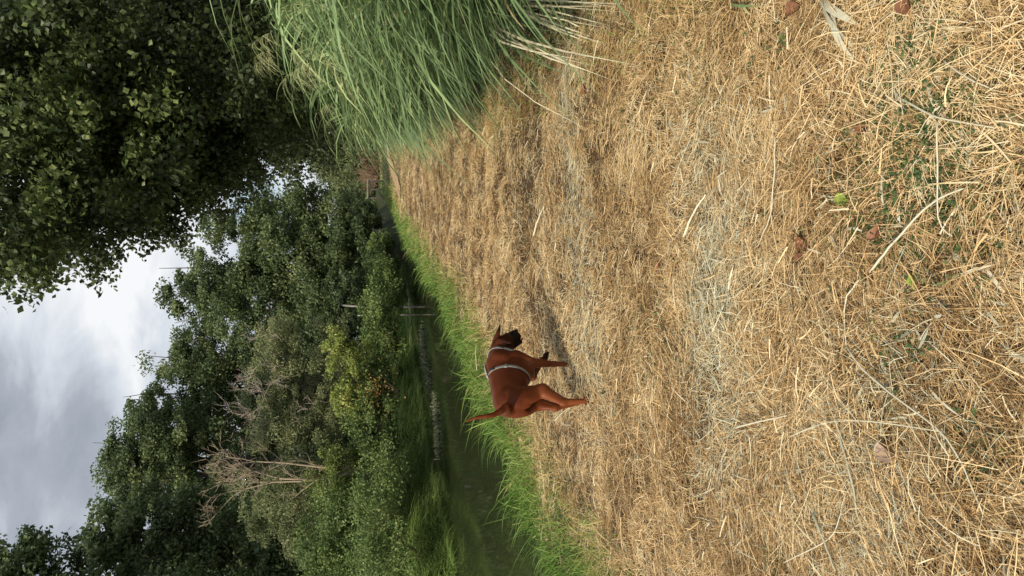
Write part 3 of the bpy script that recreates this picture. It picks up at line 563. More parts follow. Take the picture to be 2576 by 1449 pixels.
# ------------------------------------------------------------------ far end of the path
M_wood = ramp_mat('weathered_wood', [(0, (0.30, 0.24, 0.16)), (1, (0.52, 0.44, 0.32))], 0.8, noise=0.6, nscale=6)
fe = empty('wooden_rail', (*gr(937, 480)[:2], 0), label='low pale wooden rail at the far end of the canal', cat='fence')
fY = 46.0; a0 = at(934, 452, fY); a1 = at(938, 500, fY); a0.z = a1.z = 0.95; o0 = np.array(fe.location)
A = Acc(); tube(A, [a0, (a0 + a1) / 2, a1], [0.07] * 3, 6, 0.8); obj('rail', A.mesh('rail', True, o0), M_wood, fe)
for s_ in (0.05, 0.5, 0.95):
    p = a0.lerp(a1, s_); A = Acc(); tube(A, [(p.x, p.y + 0.1, -0.1), (p.x, p.y + 0.1, 0.5), (p.x, p.y + 0.1, 1.0)], [0.06] * 3, 6, 0.4); obj('post', A.mesh('post', True, o0), M_wood, fe)
bp = np.array(at(925, 432, 54)); bp[2] = 0; br = empty('brush_heap', bp, label='heap of brown dead branches where the path ends', cat='branches'); A = Acc()
for _ in range(170):
    d = rng.normal(size=3); d[2] = abs(d[2]) * 2.2 + 0.3; d /= np.linalg.norm(d); s0_ = bp + np.array([rng.normal() * 0.5, rng.normal() * 0.4, 0.3 * rng.random()])
    tube(A, [s0_, s0_ + d * 0.5, s0_ + d * (1.2 + 0.8 * rng.random()) + [0, 0, -0.1]], [0.03, 0.02, 0.01], 4, rng.random())
M_brn = ramp_mat('brown_brush', [(0, (0.13, 0.08, 0.05)), (1, (0.28, 0.19, 0.13))], 0.9)
obj('branches', A.mesh('branches', origin=bp), M_brn, br)
# pale worn track strips at the end of the path
A = Acc(); M_track = ramp_mat('worn_track', [(0, (0.30, 0.2, 0.11)), (1, (0.42, 0.3, 0.17))], 0.95, noise=0.5, nscale=2, bump=0.4, bscale=12)
for off in (1.1, 3.0):
    ys = np.arange(26, 62, 1.0); xs = (Xn(ys) + Xr(ys)) / 2 * 0 + Xn(ys) + off * 1.1 + 0.12 * (ys - 26); wv = 0.28 + 0.15 * vnoise(ys, off, 0.5, 3)
    V = np.stack([np.stack([xs - wv, ys, gz(xs, ys) * 0 + 0.05], 1), np.stack([xs + wv, ys, gz(xs, ys) * 0 + 0.05], 1)], 1).reshape(-1, 3)
    A.add(V, [(2 * i, 2 * i + 1, 2 * i + 3, 2 * i + 2) for i in range(len(ys) - 1)], 0.5)
obj('path', A.mesh('path'), M_track, kind='structure')


# ------------------------------------------------------------------ single things lying on the straw
def gp(x, y, z=0.0):
    p = gr(x, y); return np.array([p.x, p.y, float(gz(p.x, p.y)) + z])
def C7(cx, cy): return (2000 + cx / 1.342) * 0.67083, cy / 1.342 * 0.67083          # notes taken on enlarged crops
def C8(cx, cy): return (2000 + cx / 1.342) * 0.67083, (1080 + cy / 1.342) * 0.67083
M_bl = ramp_mat('brown_leaf', [(0, (0.13, 0.05, 0.025)), (1, (0.27, 0.13, 0.07))], 0.6, noise=0.6, nscale=30)
M_gl = ramp_mat('yellow_green_leaf', [(0, (0.20, 0.30, 0.04)), (1, (0.40, 0.48, 0.10))], 0.5, trans=0.25)
M_pale = ramp_mat('pale_reed_litter', [(0, (0.36, 0.36, 0.26)), (0.5, (0.56, 0.54, 0.40)), (1, (0.74, 0.68, 0.48))], 0.55, noise=0.25, nscale=25, trans=0.1)
def curled_leaf(p, L_, W_, az, curl, mat, lab, name='fallen_leaf', group=None, asp=1.0):
    nu, nv = 9, 7; V = []; 
    for i in range(nu):
        t_ = i / (nu - 1); wd = W_ * (math.sin(math.pi * min(1, 0.04 + t_ * 0.96)) ** 0.75)
        for j in range(nv):
            s_ = (j / (nv - 1) - 0.5) * 2; x = (t_ - 0.5) * L_; y = s_ * wd * 0.5 * (1 - 0.25 * curl * abs(s_)); z = curl * wd * 0.45 * s_ * s_ + curl * 0.35 * L_ * (t_ - 0.4) ** 2 + 0.003 * math.sin(9 * t_ + 4 * s_)
            V.append((x, y, z))
    V = np.array(V); c, s2 = math.cos(az), math.sin(az); V = np.stack([V[:, 0] * c - V[:, 1] * s2, V[:, 0] * s2 + V[:, 1] * c, V[:, 2]], 1); n0 = len(V)
    V = np.vstack([V, V - [0, 0, 0.0012]]); F_ = []
    for i in range(nu - 1):
        for j in range(nv - 1):
            a = i * nv + j; F_.append((a, a + nv, a + nv + 1, a + 1)); F_.append((n0 + a, n0 + a + 1, n0 + a + nv + 1, n0 + a + nv))
    o = empty(name, p, label=lab, cat='leaf', group=group)
    obj('blade', mesh_np('blade', V, F_, np.full(len(V), rng.random()), True), mat, o)
    A_ = Acc(); e_ = np.array([math.cos(az), math.sin(az), 0]); tube(A_, [-e_ * L_ * 0.75 + [0, 0, 0.004], -e_ * L_ * 0.5 + [0, 0, 0.006 + curl * 0.05 * L_], e_ * L_ * 0.1 + [0, 0, 0.003]], [0.0014, 0.0014, 0.0008], 4, 0.3)
    obj('stalk', A_.mesh('stalk'), mat, o)
G4 = 'brown leaves fallen on the straw'
for (c, L_, az, cu, lab) in ((C7(305, 450), 0.085, 0.4, 0.7, 'brown curled leaf near the dark track, close to the reeds'), (C7(1560, 425), 0.05, 1.2, 0.7, 'small red brown leaf in the straw below the reed clump'),
     (C7(1710, 660), 0.055, 2.0, 0.9, 'dark brown crumpled leaf half sunk in the straw near the green weeds'), (C7(1405, 1225), 0.075, 0.9, 1.0, 'large glossy brown cupped leaf beside the pale litter patch'),
     (C7(1795, 1185), 0.06, 2.6, 0.8, 'mid brown leaf with a dark side, in the weeds near the long pale stalk'), (C7(650, 1330), 0.05, 0.2, 0.7, 'small brown leaf alone on the straw in the middle of the path'),
     (C7(1330, 50), 0.08, 1.5, 0.8, 'rust brown leaf under the dry reed leaf at the right edge'), (C7(1945, 25), 0.07, 0.5, 0.7, 'brown leaf farthest into the near right corner'),
     (C7(1375, 1300), 0.05, 2.2, 0.8, 'small dark brown leaf touching the large cupped one'), (C7(240, 425), 0.05, 2.8, 0.6, 'tiny brown leaf just beyond the curled leaf by the reeds')):
    curled_leaf(gp(*c, 0.035), L_, L_ * 0.75, az, cu, M_bl, lab, group=G4)
curled_leaf(gp(*C7(1610, 1005), 0.04), 0.06, 0.045, 1.4, 0.4, M_gl, 'yellow green leaf lying flat on the straw', 'green_leaf')
curled_leaf(gp(*C7(1950, 1408), 0.035), 0.04, 0.03, 0.4, 0.3, M_gl, 'small round green leaf near the long pale stalk', 'green_leaf')
curled_leaf(gp(*C8(1830, 820), 0.04), 0.075, 0.055, 1.0, 0.7, ramp_mat('pinkish_leaf', [(0, (0.36, 0.26, 0.20)), (1, (0.5, 0.38, 0.3))], 0.6, noise=0.4), 'pale pinkish dry leaf among the grey litter', 'dry_leaf')
# long pale stalks
def stalk(pts, conv, wd, lab, z=0.045, name='reed_stalk', mat=None, tint=0.6, flat=0.35):
    P = np.array([gp(*conv(*q)) for q in pts]); tt_ = np.linspace(0, 1, len(P)); f_ = np.linspace(0, 1, 14)
    Pm = np.stack([np.interp(f_, tt_, P[:, i]) for i in range(3)], 1)
    for _ in range(3): Pm[1:-1] = (Pm[:-2] + 2 * Pm[1:-1] + Pm[2:]) / 4
    Pm[:, 2] += z + 0.012 * np.sin(f_ * 3.1) + rng.normal(size=14) * 0.0015; c0 = Pm.mean(0)
    A_ = Acc(); tube(A_, Pm, wd * 0.5 * (1 - 0.45 * f_), 6, tint)
    V = A_.V[0]; return obj(name, A_.mesh(name, True), mat or M_pale, label=lab, cat='stalk', group='pale reed stalks lying on the straw')
stalk([(1775, 1370), (1880, 1240), (2110, 1010), (2255, 950)], C7, 0.008, 'thick pale stalk with a bent tip, longest in the weedy near corner')
stalk([(1283, 690), (1298, 870), (1270, 1090), (1180, 1240)], C7, 0.006, 'thin curved stalk crossing the pale litter patch')
stalk([(2180, 315), (2330, 400), (2440, 460)], C7, 0.005, 'short straight stalk over the green weeds')
stalk([(1950, 500), (2160, 600), (2440, 650)], C7, 0.006, 'straight stalk running through the green weeds')
stalk([(2150, 620), (2150, 900), (2125, 1140), (2170, 1190)], C7, 0.005, 'thin stalk lying across the weeds in front of the camera')
stalk([(805, 1190), (910, 980)], C7, 0.012, 'short fat tan stick lying on the path', z=0.04, tint=0.95)
stalk([(0, 1185), (60, 1040)], C7, 0.017, 'short broad cream stick on the far side of the dark track', z=0.04, tint=1.0)
stalk([(1340, 745), (1560, 665), (1760, 660), (2110, 720)], C8, 0.006, 'long arched pale stalk through the grey litter')
stalk([(1640, 290), (1740, 440), (1990, 610), (2160, 730), (2260, 930), (2340, 1130)], C8, 0.0065, 'longest pale stalk, bending towards the near left corner')
stalk([(1720, -40), (1660, 60), (1640, 290)], C8, 0.006, 'stalk joining the head of the longest one')
stalk([(1590, 650), (1680, 950), (1690, 1210)], C8, 0.009, 'grey green flattened stalk lying lengthwise in the litter', tint=0.1)
stalk([(540, 650), (620, 800), (680, 915)], C8, 0.006, 'thin brownish stalk left of the small weeds', tint=0.3)
stalk([(1290, 1380), (1580, 1250), (1620, 1020)], C8, 0.005, 'fine stalk beyond the broad-leaved weed')
stalk([(1060, 700), (1320, 640)], C8, 0.009, 'short yellow stalk lying crosswise on the path')
stalk([(1470, 1130), (1500, 1180), (1560, 1420)], C8, 0.011, 'dark green reed leaf stalk near the broad-leaved weed', tint=0.0)
stalk([(375 * 2.898 / 2.898, 690), (372, 395)], lambda a, b_: ((1700 + a / 2.898) * 0.67083, (1150 + b_ / 2.898) * 0.67083), 0.009, 'straight tan stick in the bank grass just beyond the dog', z=0.12, tint=0.8)
stalk([(1120, 1240), (1210, 1160), (1300, 1095)], lambda a, b_: ((1700 + a / 2.898) * 0.67083, (1150 + b_ / 2.898) * 0.67083), 0.009, 'cream stick on the straw behind the dog', z=0.04, tint=0.8)
# flat grey reed leaves lying about the near ground
A = Acc(); n = 300; U = rng.random((n, 2)); Yl = 1.35 + 1.9 * U[:, 0] ** 1.2; Xl = -0.52 * Yl + U[:, 1] * Yl * 0.85
az = rng.normal(size=n) * 1.2; d = np.stack([np.cos(az), np.sin(az), 0.10 + 0.12 * rng.random(n)], 1)
bd = np.stack([rng.normal(size=n) * 0.25, rng.normal(size=n) * 0.25, -0.16 * np.ones(n)], 1)
strips(A, np.stack([Xl, Yl, gz(Xl, Yl) + 0.03], 1), d, 0.04 + 0.10 * rng.random(n) ** 1.5, 0.005 + 0.005 * rng.random(n), bd, rng.random(n) * 0.6, 6, rng.normal(size=n) * 0.5, 'leaf')
obj('reed_litter', A.mesh('reed_litter'), M_pale, label='flat grey green dried reed leaves strewn over the near straw', cat='litter', kind='stuff')
# bent dry reed clump at the right edge
def clump(name, base, tips, conv, lab, mat, wd, zt, n_, cat='reeds', K=7, tint=0.75):
    b0 = gp(*conv(*base)); o = empty(name, b0, label=lab, cat=cat); A_ = Acc()
    for tx, ty in tips:
        tp_ = gp(*conv(tx, ty), 0.02) - b0
        for _ in range(n_):
            q = tp_ * (0.75 + 0.3 * rng.random()) + rng.normal(size=3) * [0.08, 0.09, 0.0]; q[2] = tp_[2]; lb = rng.normal() * 0.22; st = rng.normal(size=3) * 0.05; st[2] = 0.02
            L_ = np.linalg.norm(q); d = q / L_ + [0, 0, zt]; dn = np.linalg.norm(d)
            strips(A_, np.array([st]), np.array([d - [0, lb, 0]]), L_ * dn, wd * (0.6 + 0.8 * rng.random()), np.array([[0, lb, -zt / dn]]), np.clip(tint + rng.normal() * 0.2, 0, 1), K, rng.normal(size=1) * 0.5, 'leaf')
    obj('leaves', A_.mesh('leaves'), mat, o); return o
C6 = lambda a, b_: ((700 + a / 1.431) * 0.67083, b_ / 1.431 * 0.67083)
clump('dry_reed_clump', (1800, -20), ((2400, 335), (2440, 310), (2490, 110), (2380, 130), (2300, 290), (2540, 240)), C6, 'clump of bleached dry reed leaves bent down over the right side of the path', M_pale, 0.014, 0.45, 3)
clump('green_reed_shoot', (1760, 60), ((2010, 235), (1960, 180), (2060, 130), (2120, 300)), C6, 'low green reed shoots spreading beside the bleached clump', M_reed, 0.016, 0.4, 3, tint=0.45)
clump('dry_reed_leaf', (1480, -40), ((1715, 160), (1605, 215)), C7, 'broad folded grey reed leaf hanging into the near right edge', M_pale, 0.024, 0.5, 2, tint=0.45)
clump('broad_reed_blade', (1000, -10), ((1290, 60), (1060, 60)), C7, 'pair of green reed blades lying at the right edge', M_reed, 0.012, 0.3, 2, tint=0.6)
# broad-leaved weed rosettes
def rosette(c, R_, n_, lab, name='broad_leaved_weed', tint=0.4):
    p = gp(*c, 0.01); o = empty(name, p, label=lab, cat='plant'); A_ = Acc()
    az = np.arange(n_) * 2.4 + rng.random(n_) * 0.4; el = 0.35 + 0.5 * rng.random(n_)
    d = np.stack([np.cos(az) * np.cos(el), np.sin(az) * np.cos(el), np.sin(el)], 1); bd = np.stack([np.cos(az) * 0.1, np.sin(az) * 0.1, -0.45 - 0.2 * rng.random(n_)], 1)
    strips(A_, d * 0.01, d, R_ * (0.6 + 0.5 * rng.random(n_)), R_ * 0.42, bd, np.clip(tint + rng.normal(size=n_) * 0.2, 0, 1), 8, rng.normal(size=n_) * 0.25, 'leaf')
    obj('foliage', A_.mesh('foliage', True), M_weed, o)
rosette(C8(1225, 1345), 0.085, 16, 'dark green broad-leaved weed rosette at the left side of the near path')
rosette(C8(2340, 830), 0.05, 11, 'small bright green weed with lobed leaves near the longest stalk', tint=0.8)
rosette(C8(1810, 345), 0.04, 9, 'tiny green weed beside the stalk in the middle foreground', tint=0.6)
# ------------------------------------------------------------------ the dog
DO = np.array([-0.672, 4.856, 0.0]); HD = R(60)
DF = np.array([math.cos(HD), math.sin(HD), 0.0]); DL = np.array([-math.sin(HD), math.cos(HD), 0.0])
def dl(px, py, Y):                                  # picture point of the 3840 px photo at depth Y -> dog space (only used while posing)
    p = np.array(at(px / 3840 * 2576, py / 3840 * 2576, Y)) - DO; return (p @ DF, p @ DL, p[2])
prims = []                                          # (kind, a, b, ra, rb, k, blend group)
def cap(a, b, ra, rb, k=0.022): prims.append(('c', np.array(a, float), np.array(b, float), ra, rb, k))
def ell(c, r, rot=None, k=0.03): prims.append(('e', np.array(c, float), np.array(r, float), rot, 0, k))
def rotm(ax, deg): return np.array(Matrix.Rotation(R(deg), 3, ax))
# trunk
ell((0.155, 0, 0.445), (0.160, 0.104, 0.168), rotm('Y', 8)); ell((0.03, 0, 0.475), (0.19, 0.100, 0.130), rotm('Y', 10)); ell((-0.11, 0, 0.515), (0.16, 0.082, 0.100), rotm('Y', 4))
ell((-0.205, 0, 0.522), (0.095, 0.074, 0.098)); cap((-0.25, 0, 0.57), (0.19, 0, 0.562), 0.052, 0.05, 0.04)
ell((0.275, 0, 0.43), (0.07, 0.075, 0.10))          # breast
# shoulders and upper arms
for s_ in (-1, 1): ell((0.20, 0.078 * s_, 0.44), (0.065, 0.04, 0.13), rotm('Y', 20), 0.03)
# haunches
for s_ in (-1, 1): ell((-0.205, 0.048 * s_, 0.475), (0.084, 0.042, 0.115), rotm('Y', -15), 0.03); ell((-0.278, 0.032 * s_, 0.455), (0.028, 0.030, 0.06), None, 0.02)
NT_ = len(prims)
# neck (turned to the dog's right) and head
cap((0.24, 0, 0.51), (0.345, -0.035, 0.500), 0.096, 0.074, 0.05); cap((0.25, 0, 0.46), (0.36, -0.04, 0.475), 0.075, 0.06, 0.04)
NT2 = len(prims)
HC = np.array([0.395, -0.068, 0.466]); hf = unit(np.array([0.42, -0.42, -0.82])); hs = unit(np.cross(hf, [0, 0, 1.0])); hu = np.cross(hs, hf)
def H(a, b, c): return HC + hf * a + hs * b + hu * c   # forward, right side, up of the head
HR = np.stack([hf, hs, hu], 1)
ell(H(0.0, 0, 0), (0.082, 0.066, 0.062), HR, 0.03)
ell(H(0.035, 0.034, -0.012), (0.05, 0.035, 0.045), HR, 0.02); ell(H(0.035, -0.034, -0.012), (0.05, 0.035, 0.045), HR, 0.02)   # cheeks
cap(H(0.065, 0, 0.004), H(0.112, 0, 0.002), 0.040, 0.036, 0.015)                                                                # muzzle
for s_ in (-1, 1): cap(H(0.07, 0.02 * s_, -0.022), H(0.122, 0.019 * s_, -0.024), 0.028, 0.024, 0.012)                             # flews
cap(H(0.02, 0, -0.05), H(0.112, 0, -0.064), 0.030, 0.020, 0.012)                                                                 # lower jaw
ell(H(0.143, 0, 0.016), (0.014, 0.019, 0.014), HR, 0.006)                                                                        # nose
for s_ in (-1, 1): ell(H(0.055, 0.027 * s_, 0.038), (0.022, 0.015, 0.012), HR, 0.012)                                             # brows
# ears: thin flaps
e0 = H(-0.04, 0.04, 0.05); e1 = H(-0.05, -0.045, 0.05)
def flap(p, q, w0, w1, k=0.008):
    for t_ in np.linspace(0, 1, 7): c = p + (q - p) * t_; wd = (w0 * (1 - t_) + w1 * t_) * (1 - 0.25 * abs(t_ - 0.35)); ell(c, (0.022, wd, 0.009), EARR, k)
# far ear lifts and points to the right of the picture; near ear hangs at the cheek
def w2d(v): v = np.array(v, float); return np.array([v @ DF, v @ DL, v[2]])
et = np.array(dl(1866, 1226, 5.16)); eb = np.array(dl(1851, 1283, 5.16)); ax = unit(et - eb); nz_ = unit(np.cross(ax, w2d([0.1, 1, 0.1]))); EARR = np.stack([ax, nz_, np.cross(ax, nz_)], 1)
flap(eb, et, 0.030, 0.007)
eb2 = H(-0.035, 0.062, 0.03); et2 = eb2 + np.array([-0.03, -0.01, -0.075]); ax = unit(et2 - eb2); nz_ = unit(np.cross(ax, hs)); EARR = np.stack([ax, nz_, np.cross(ax, nz_)], 1); flap(eb2, et2, 0.03, 0.014, 0.01)
# tail
tp = [(-0.285, 0.0, 0.545), dl(1888, 1528, 4.50), dl(1868, 1543, 4.47), dl(1842, 1556, 4.45), dl(1815, 1561, 4.43), dl(1775, 1567, 4.42), dl(1740, 1580, 4.42)]
tr_ = [0.034, 0.026, 0.021, 0.017, 0.0145, 0.011, 0.006]
for i in range(6): cap(tp[i], tp[i + 1], tr_[i], tr_[i + 1], 0.02 if i == 0 else 0.003)
# hind legs
def paw(c, fwd, side, r=0.017, k=0.008):
    c = np.array(c, float); fwd = np.array(fwd, float)
    for j in (-1.5, -0.5, 0.5, 1.5): cap(c + fwd * 0.005 + side * j * 0.013, c + fwd * (0.042 - 0.006 * abs(j)) + side * j * 0.016 + [0, 0, -0.008], r * 0.75, r * 0.6, k)
    ell(c + fwd * 0.01, (0.032, 0.028, 0.018), None, 0.012)
sd_ = np.array([0, 1.0, 0]); fd_ = np.array([1.0, 0, 0])
def hind(hip, knee, hock, foot, s_):
    hip, knee, hock, foot = [np.array(q, float) for q in (hip, knee, hock, foot)]
    cap(hip, knee, 0.062, 0.041, 0.04); ell(hip * 0.5 + knee * 0.5 + [-0.03, 0, -0.01], (0.050, 0.034, 0.085), rotm('Y', -35), 0.03)
    cap(knee, hock + [0.012, 0, 0], 0.040, 0.017, 0.03); cap(knee + [-0.045, 0, 0.0], hock + [-0.008, 0, 0.02], 0.026, 0.011, 0.025); cap(knee * 0.55 + hock * 0.45 + [0.012, 0, 0.0], hock + [0.016, 0, -0.02], 0.022, 0.014, 0.02)
    ell(hock + [-0.012, 0, 0.008], (0.017, 0.014, 0.022), None, 0.014)
    cap(hock + [0.004, 0, 0], foot + [-0.002, 0, 0.02], 0.0225, 0.0185, 0.02); paw(foot, fd_, sd_)
hind((-0.205, -0.050, 0.475), (-0.175, -0.072, 0.290), (-0.325, -0.082, 0.180), (-0.325, -0.088, 0.022), -1)
hind((-0.205, 0.048, 0.475), (-0.15, 0.058, 0.31), (-0.238, 0.034, 0.195), (-0.20, 0.026, 0.022), 1)
# right foreleg, standing
cap((0.205, -0.075, 0.40), (0.135, -0.076, 0.300), 0.052, 0.036, 0.03); cap((0.135, -0.076, 0.300), (0.125, -0.070, 0.135), 0.037, 0.020, 0.016)
cap((0.125, -0.070, 0.135), (0.118, -0.068, 0.04), 0.0195, 0.0175, 0.012); paw((0.125, -0.068, 0.022), fd_, sd_)
# left foreleg, lifted and reaching forward
cap((0.21, 0.078, 0.40), (0.185, 0.076, 0.275), 0.052, 0.038, 0.03); cap((0.185, 0.08, 0.275), (0.335, 0.075, 0.175), 0.036, 0.023, 0.016)
cap((0.335, 0.075, 0.175), (0.385, 0.072, 0.145), 0.022, 0.020, 0.012); paw((0.405, 0.072, 0.125), unit(np.array([0.8, 0, -0.6])), sd_)

def surface(prims, lo, hi, h):
    ax_ = [np.arange(lo[i], hi[i], h, dtype=np.float32) for i in range(3)]; n = [len(a) for a in ax_]
    D = np.full(n, 1.0, np.float32)
    for kd, a, b_, ra, rb, k in prims:
        if kd == 'c': bl = np.minimum(a, b_) - max(ra, rb) - 0.08; bh = np.maximum(a, b_) + max(ra, rb) + 0.08
        else: bl = a - b_.max() - 0.08; bh = a + b_.max() + 0.08
        sl = tuple(slice(max(0, int((bl[i] - lo[i]) / h)), max(1, min(n[i], int((bh[i] - lo[i]) / h) + 2))) for i in range(3))
        Pg = np.stack(np.meshgrid(*[ax_[i][sl[i]] for i in range(3)], indexing='ij'), -1)
        if kd == 'c':
            v_ = b_ - a; t_ = np.clip(((Pg - a) @ v_) / max(v_ @ v_, 1e-9), 0, 1); d_ = np.linalg.norm(Pg - a - t_[..., None] * v_, axis=-1) - (ra + (rb - ra) * t_)
        else:
            q = Pg - a; 
            if ra is not None: q = q @ ra
            k0 = np.linalg.norm(q / b_, axis=-1); k1 = np.linalg.norm(q / b_ ** 2, axis=-1) + 1e-9; d_ = k0 * (k0 - 1) / k1
        o = D[sl]; hh = np.maximum(k - np.abs(o - d_), 0) / k; D[sl] = np.minimum(o, d_) - hh * hh * k * 0.25
    # surface nets
    ins = D < 0; cell = np.zeros([q - 1 for q in n], bool); cnt = np.zeros(cell.shape); pos = np.zeros((*cell.shape, 3))
    cr_ = lambda dx, dy, dz: (slice(dx, n[0] - 1 + dx), slice(dy, n[1] - 1 + dy), slice(dz, n[2] - 1 + dz))
    corners = [(i, j, k) for i in (0, 1) for j in (0, 1) for k in (0, 1)]
    for c1 in corners:
        for a_ in range(3):
            if c1[a_]: continue
            c2 = list(c1); c2[a_] = 1; d1 = D[cr_(*c1)]; d2 = D[cr_(*c2)]; cross = (d1 < 0) != (d2 < 0)
            t_ = np.where(cross, d1 / np.where(cross, d1 - d2, 1), 0); p = np.zeros((*cell.shape, 3)); 
            for q in range(3): p[..., q] = c1[q]
            p[..., a_] += t_; pos += p * cross[..., None]; cnt += cross
    cell = cnt > 0; ids = np.full(cell.shape, -1); ids[cell] = np.arange(cell.sum())
    ii = np.argwhere(cell); V = np.array(lo) + h * (ii + pos[cell] / cnt[cell][:, None])
    Fs = []
    for a_ in range(3):
        b1_, b2_ = (a_ + 1) % 3, (a_ + 2) % 3; s0 = [slice(None)] * 3; s1 = [slice(None)] * 3; s0[a_] = slice(0, -1); s1[a_] = slice(1, None)
        ch = ins[tuple(s0)] != ins[tuple(s1)]; e_ = np.argwhere(ch); e_ = e_[(e_[:, b1_] > 0) & (e_[:, b2_] > 0) & (e_[:, b1_] < n[b1_] - 1) & (e_[:, b2_] < n[b2_] - 1)]
        flip = ins[tuple(s0)][tuple(e_.T)]
        q = []
        for o1, o2 in ((-1, -1), (0, -1), (0, 0), (-1, 0)):
            f_ = e_.copy(); f_[:, b1_] += o1; f_[:, b2_] += o2; q.append(ids[tuple(f_.T)])
        q = np.stack(q, 1); q[~flip] = q[~flip][:, ::-1]; Fs.append(q)
    return V, np.concatenate(Fs)
DV, DFc = surface(prims, np.array([-0.47, -0.22, -0.02]), np.array([0.56, 0.22, 0.92]), 0.0055)
# colour zones: black mask and toes, rust body
mz = H(0.105, 0, -0.02); dm = np.linalg.norm((DV - mz) @ HR / np.array([0.085, 0.075, 0.075]), axis=1)
mask = 1 - sst(0.75, 1.35, dm + 0.1 * (vnoise(DV[:, 0], DV[:, 2], 60, 3) - 0.5))
toe = 1 - sst(0.012, 0.05, DV[:, 2]); toe = np.maximum(toe * 0.55, 1 - sst(0.03, 0.085, np.linalg.norm(DV - [0.42, 0.072, 0.12], axis=1)))
ear = np.maximum(1 - sst(0.02, 0.075, np.linalg.norm(DV - et, axis=1)), 0.6 * (1 - sst(0.02, 0.06, np.linalg.norm(DV - et2, axis=1))))
hd_ = 0.45 * (1 - sst(0.08, 0.16, np.linalg.norm(DV - H(0.04, 0, 0), axis=1)))
pale = sst(0.10, 0.03, np.linalg.norm(DV - [-0.40, 0.0, 0.44], axis=1)) * 0.25
tailtip = 0
DT = np.clip(0.64 + pale + 0.12 * sst(0.42, 0.30, DV[:, 2]) + 0.06 * (vnoise(DV[:, 0], DV[:, 2], 28, 7) - 0.5) + 0.12 * (vnoise(DV[:, 0] + DV[:, 1], DV[:, 2], 9, 3) - 0.5) - 0.62 * np.maximum.reduce([mask, toe, ear, hd_]), 0, 1)
M_dog = bpy.data.materials.new('short_rust_coat'); M_dog.use_nodes = True; t = M_dog.node_tree; b = t.nodes['Principled BSDF']; l = t.links.new
b.inputs['Roughness'].default_value = 0.42; b.inputs['Specular IOR Level'].default_value = 0.16

a = N(t, 'ShaderNodeAttribute', attribute_name='tint'); r_ = N(t, 'ShaderNodeValToRGB'); e = r_.color_ramp.elements
e[0].position = 0.0; e[0].color = (0.008, 0.006, 0.005, 1); e[1].position = 1.0; e[1].color = (0.26, 0.078, 0.027, 1)
q = e.new(0.3); q.color = (0.035, 0.009, 0.004, 1); q = e.new(0.62); q.color = (0.092, 0.022, 0.008, 1)
g_ = N(t, 'ShaderNodeTexCoord'); mpn = N(t, 'ShaderNodeMapping'); mpn.inputs['Scale'].default_value = (60, 260, 260); l(g_.outputs['Object'], mpn.inputs[0])
nz = N(t, 'ShaderNodeTexNoise', i_Scale=1.0, i_Detail=4.0); l(mpn.outputs[0], nz.inputs['Vector'])
k_ = N(t, 'ShaderNodeMath', operation='MULTIPLY_ADD'); l(nz.outputs[0], k_.inputs[0]); k_.inputs[1].default_value = 0.12; l(a.outputs['Fac'], k_.inputs[2])
k2 = N(t, 'ShaderNodeMath', operation='SUBTRACT'); l(k_.outputs[0], k2.inputs[0]); k2.inputs[1].default_value = 0.06; l(k2.outputs[0], r_.inputs[0]); l(r_.outputs[0], b.inputs['Base Color'])
bp_ = N(t, 'ShaderNodeBump', i_Strength=0.25, i_Distance=0.002); l(nz.outputs[0], bp_.inputs['Height']); l(bp_.outputs[0], b.inputs['Normal'])
dog = empty('dog', DO + [0, 0, float(gz(DO[0], DO[1])) - 0.012], label='rust brown short haired dog with a black muzzle and grey harness, one forepaw lifted', cat='dog')
dog.rotation_euler = (0, 0, HD)
body = obj('body', mesh_np('body', DV, DFc, DT, True), M_dog, dog)
# harness: webbing that follows the body, found by casting rays onto it
TV, TF = surface(prims[:NT2], np.array([-0.47, -0.22, 0.2]), np.array([0.56, 0.22, 0.75]), 0.008)
bvh = BVHTree.FromPolygons([tuple(v_) for v_ in TV], [tuple(int(i) for i in f_) for f_ in TF])
M_strap = ramp_mat('grey_webbing', [(0, (0.18, 0.19, 0.18)), (0.6, (0.28, 0.29, 0.275)), (1, (0.42, 0.42, 0.40))], 0.7, noise=0.5, nscale=200)
M_buck = ramp_mat('dark_buckle', [(0, (0.02, 0.02, 0.022)), (1, (0.05, 0.05, 0.055))], 0.4)
def ring_pts(c, nrm3, a0=0, a1=360, n_=72):
    c = Vector(c); nv = Vector(nrm3).normalized(); ux = nv.cross(Vector((0, 1, 0))).normalized(); uy = nv.cross(ux)   # ux points up or down, uy sideways
    out = []
    for i in range(n_ + (0 if a1 - a0 == 360 else 1)):
        an = R(a0 + (a1 - a0) * i / n_); dv = ux * math.cos(an) + uy * math.sin(an); 
        hit = bvh.ray_cast(c + dv * 0.35, -dv)
        if hit[0] is None: hit = (c + dv * 0.1, dv)
        out.append((np.array(hit[0]), np.array(dv)))
    return out, np.array(nv)
